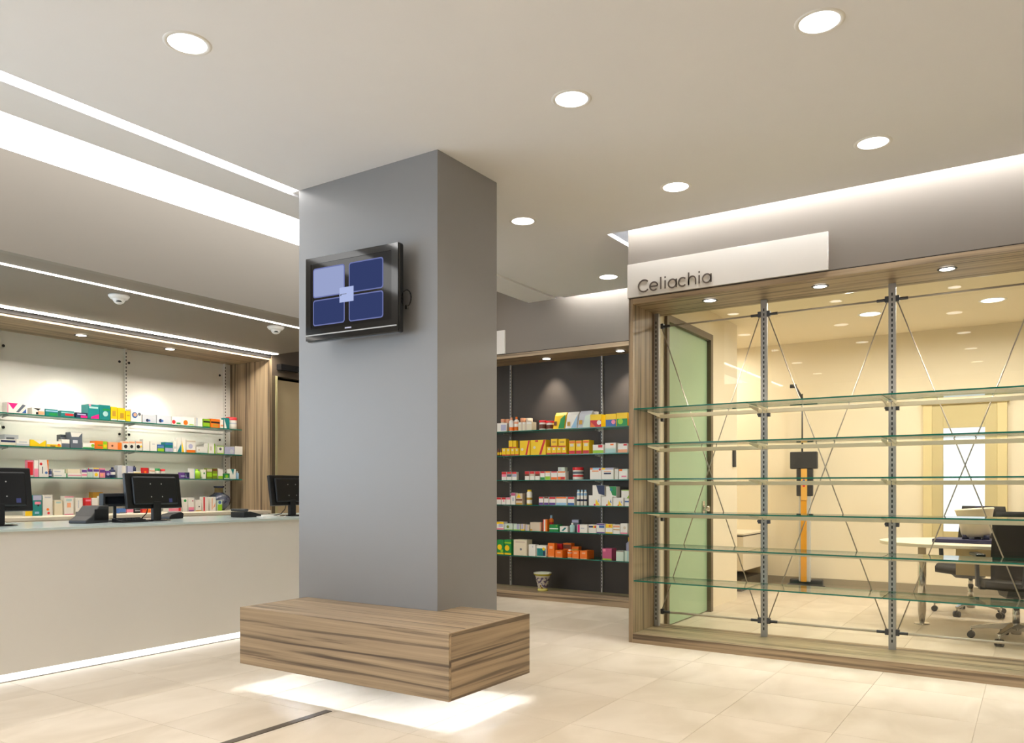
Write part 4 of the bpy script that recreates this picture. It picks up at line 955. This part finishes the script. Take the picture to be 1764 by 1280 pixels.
# ------------------------------------------------------------------ office: window, furniture
sy = YO/9.6
def wp(px, py): return ony(px, py, YO - .03)
a, b = wp(1606, 712), wp(1722, 930)
win = empty('window_2', ((a[0]+b[0])/2, YO - .03, 0)); tag(win, 'narrow office window with bright frosted pane and beige frame', kind='structure')
M_wf = mat('beige_window_frame', srgb(206, 192, 146), .5, noise=.02); M_wf2 = mat('pale_window_frame', srgb(226, 210, 160), .5)
x0, x1, zt_ = a[0] - .09, b[0] + .07, 2.36*1.0
z0, z1 = .66, wp(1660, 700)[2]
f = MB(); f.box(x0, x0 + .09, YO - .05, YO - .005, z0, z1 + .03, M_wf2); f.box(x1 - .09, x1, YO - .05, YO - .005, z0, z1 + .03, M_wf2); f.box(x0 - .02, x1 + .02, YO - .07, YO - .005, z1 + .03, z1 + .07, M_wf2)
f.box(x0, x1, YO - .05, YO - .005, z0 - .05, z0, M_wf2)
at(win, f, 'outer_frame', .003)
pA, pB = wp(1625, 738), wp(1697, 890)
f = MB(); f.box(x0 + .09, pA[0], YO - .04, YO - .005, z0, z1 + .03, M_wf); f.box(pB[0], x1 - .09, YO - .04, YO - .005, z0, z1 + .03, M_wf); f.box(pA[0], pB[0], YO - .04, YO - .005, pA[2], z1 + .03, M_wf); f.box(pA[0], pB[0], YO - .04, YO - .005, z0, z0 + .06, M_wf)
at(win, f, 'sash', .003)
at(win, B(pA[0], pB[0], YO - .02, YO - .01, z0 + .06, pA[2], emit('frosted_daylight_pane', (.93, .97, 1.0), 1.3)), 'pane')

# wall hung cabinet and plinth in the left corner
o = empty('wall_cabinet', (-3.3, 9.4, 0)); tag(o, 'cream wall hung cabinet in the office corner', 'cabinet')
at(o, B(-4.0, -2.78, 9.0, YO - .001, .25, .64, M_cream), 'body', .003); at(o, B(-4.0, -2.775, 8.99, YO - .001, .655, .675, M_cream), 'top', .002); at(o, B(-3.99, -2.79, 9.01, YO - .002, .64, .655, M_gap), 'gap_shadow_strip')  # shade under the cabinet top is a black strip
at(o, B(-4.0, -2.84, 9.12, YO - .001, 0, .14, M_plinth), 'plinth')
# weighing scale with height rod
p = ony(1384, 1000, 9.62); o = empty('weighing_scale', (p[0], 9.62, 0), .12); tag(o, 'standing scale with yellow column and height rod against the office wall', 'scale')
MB().prism([(-.24, 0), (.24, 0), (.22, .05), (-.18, .07)], 1, -.18, .16, M_matte).build('platform', o, .008)
B(-.16, .2, .05, .2, .03, .12, M_matte).build('foot', o, .01)
B(-.055, .075, .02, .1, .1, 1.55, mat('pale_grey_column', srgb(196, 200, 200), .4)).build('column', o, .01)
M_yel = mat('amber_panel', srgb(222, 158, 34), .4); M_yel2 = mat('pale_amber_panel', srgb(230, 178, 84), .4)
B(-.03, .035, .004, .02, .1, 1.05, M_yel).build('front_strip', o, .003); B(-.028, .04, -.002, .018, 1.05, 1.42, M_yel2).build('control_strip', o, .003)
for z, ch in ((1.22, 'r'), (1.28, 'b')): MB().cyl((.005, -.004, z), (.005, -.001, z), .014, .014, pm(ch), 12).build('button', o)
B(-.15, .15, .0, .12, 1.42, 1.62, M_matte).build('head', o, .01); B(-.08, .1, .01, .11, 1.1, 1.42, M_matte).build('head_stem', o, .01)
q = MB(); q.cyl((-.02, .06, 1.6), (-.02, .06, 2.3), .010, .008, M_clamp, 10); q.build('height_rod', o)
q = MB(); q.cyl((-.02, .06, 2.25), (-.10, .02, 2.40), .014, .014, M_clamp, 10); q.box(-.15, -.08, .0, .05, 2.37, 2.41, M_clamp); q.build('head_piece', o)
# wall phone / small dark thing on the left wall
q = B(-2.70, -2.675, 8.36, 8.42, 1.42, 1.62, M_matte).build('wall_handset', bevel=.004); tag(q, 'small dark handset hanging on the cream office wall', 'handset')

# desk
dk = empty('office_desk', (-.15, 7.85, 0)); tag(dk, 'cream office desk with rounded end on steel legs', 'desk')
pts = []
for i in range(33):
    t = math.radians(90 + 180*i/32); pts.append((-.62 + .56*math.cos(t), 7.85 + .52*math.sin(t)))
pts += [(1.3, 7.33), (1.3, 8.37)]
at(dk, MB().prism(pts, 2, .705, .735, mat('desk_cream', srgb(240, 230, 206), .35)), 'top', .006)
for x, y in ((-.84, 7.84), (1.1, 7.55), (1.1, 8.15)):
    q = MB(); q.cyl((x, y, .12), (x, y, .705), .033, .033, M_chrome, 18); q.cyl((x, y, .02), (x, y, .12), .02, .033, M_chrome, 18); q.cyl((x, y, 0), (x, y, .012), .065, .06, M_chrome, 20); q.cyl((x, y, .0), (x, y, .03), .02, .02, M_chrome, 12)
    at(dk, q, 'leg')
at(dk, B(-.6, 1.05, 8.12, 8.14, .42, .70, mat('modesty_panel', srgb(206, 190, 152), .5)), 'modesty_panel')
zd = .735
pA, pB = onz(1595, 931, zd), onz(1700, 934, zd)
o = B(0, .62, 0, .34, 0, .03, mat('navy_pad', srgb(44, 44, 88), .5)).build('navy_box', bevel=.004); o.location = (-.74, 7.62, zd + .0005); o.rotation_euler = (0, 0, -.06); tag(o, 'flat navy blue folder box lying on the office desk', 'folder')
# white basket-like device
o = empty('white_device', (-.42, 7.80, zd + .031)); tag(o, 'cream plastic device with open oval top and navy feet on the desk', 'device')
mb = MB(); M_dev = mat('cream_plastic', srgb(240, 226, 196), .3)
mb.lathe([(.0005, .02), (.10, .02), (.115, .05), (.125, .16), (.142, .235), (.150, .25), (.142, .258), (.125, .245), (.105, .12), (.0005, .11)], M_dev, n=28)
b_ = mb.build('body', o); b_.rotation_euler = (.0, -.08, 0)
for sx, sy_ in ((-.08, -.06), (.07, -.07), (0, .09)): MB().cyl((sx, sy_, 0), (sx, sy_, .035), .028, .024, mat('navy_plastic', srgb(40, 44, 84), .4), 14).build('foot', o)
B(-.02, .05, .10, .13, .262, .276, MATS['navy_plastic']).build('latch', o, .003)

# chairs
M_mesh = mat('black_mesh_fabric', srgb(28, 25, 22), .75); M_seat = mat('grey_seat_plastic', srgb(62, 63, 66), .5)
def chair(x, y, rz, label, back=True):
    o = empty('office_chair', (x, y, 0), rz); tag(o, label, 'chair', 'office chairs at the desk')
    q = MB(); q.cyl((0,0,.06),(0,0,.15),.035,.04,M_chrome,16); q.build('hub', o)
    for i in range(5):
        a = 2*PI*i/5 + .35; c_, s_ = math.cos(a), math.sin(a)
        q = MB(); R0, R1 = .03, .31
        nx, ny = -s_, c_
        vs = []
        for r, wd, zt2, zb2 in ((R0, .03, .15, .09), (.17, .022, .125, .09), (R1, .016, .095, .072)):
            vs += [(c_*r + nx*wd, s_*r + ny*wd, zt2), (c_*r - nx*wd, s_*r - ny*wd, zt2), (c_*r - nx*wd*.6, s_*r - ny*wd*.6, zb2), (c_*r + nx*wd*.6, s_*r + ny*wd*.6, zb2)]
        fs = [(k*4 + i_, k*4 + (i_+1) % 4, (k+1)*4 + (i_+1) % 4, (k+1)*4 + i_) for k in range(2) for i_ in range(4)] + [(3,2,1,0), (8,9,10,11)]
        q.add(vs, fs, M_chrome); lg = q.build('leg', o, .003)
        q = MB(); cx, cy = c_*(R1 - .005), s_*(R1 - .005)
        q.cyl((cx, cy, .05), (cx, cy, .08), .008, .008, M_chrome, 8)
        for sg_ in (-1, 1): q.cyl((cx + nx*sg_*.006, cy + ny*sg_*.006, .0275), (cx + nx*sg_*.026, cy + ny*sg_*.026, .0275), .0275, .0275, M_black, 16)
        q.build('caster', lg)
    q = MB(); q.cyl((0,0,.14),(0,0,.28),.026,.026,M_chrome,16); q.cyl((0,0,.26),(0,0,.36),.02,.02,M_chrome,16); q.build('gas_lift', o)
    MB().prism([(-.16, .41), (-.10, .345), (.12, .345), (.22, .39), (.22, .42), (-.16, .42)], 0, -.09, .09, M_seat).build('mechanism', o, .008)
    n = 9; mb = MB(); vs = []
    for j in range(n):
        v = -.24 + .48*j/(n-1)
        for i in range(n):
            u = -.25 + .5*i/(n-1); k_ = 1 - .12*max(0, v/.24)**2
            vs.append((u*k_, v, .47 - .035*max(0, v/.24)**3 + .012*(u/.25)**2))
    fs = [(j*n+i, j*n+i+1, (j+1)*n+i+1, (j+1)*n+i) for j in range(n-1) for i in range(n-1)]
    mb.add(vs, fs, M_mesh, True); st = mb.build('seat', o); so = st.modifiers.new('s', 'SOLIDIFY'); so.thickness = .055
    mb = MB(); vs = []
    for j in range(n):
        t = j/(n-1); z = .50 + .52*t; yb = -.24 - .07*t - .03*math.sin(t*PI)
        for i in range(n):
            u = -1 + 2*i/(n-1); wd = .215 + .02*math.sin(t*PI) - .02*t
            vs.append((u*wd, yb + .045*u*u, z))
    mb.add(vs, fs, M_mesh, True); bk = mb.build('backrest', o); so = bk.modifiers.new('s', 'SOLIDIFY'); so.thickness = .028
    q = MB(); q.prism([(-.12, .40), (-.30, .46), (-.345, .62), (-.32, .62), (-.27, .47), (-.12, .42)], 0, -.03, .03, M_seat); q.build('back_support', o, .004)
    for sg_ in (-1, 1):
        q = MB(); q.prism([(-.03, .42), (.03, .42), (.045, .66), (.005, .66)], 0, sg_*.265 - .012, sg_*.265 + .012, M_seat); q.box(sg_*.18 - .03, sg_*.265 + .01, -.03, .03, .40, .425, M_seat)
        ar = q.build('armrest', o, .004); B(sg_*.265 - .035, sg_*.265 + .035, -.12, .13, .658, .685, M_black).build('arm_pad', ar, .01)
    return o
chair(-.13, 7.38 - .05, .25, 'black office chair nearest the glass, seen from behind')
chair(-.52, 8.72, PI - .35, 'black office chair behind the desk facing the shop')
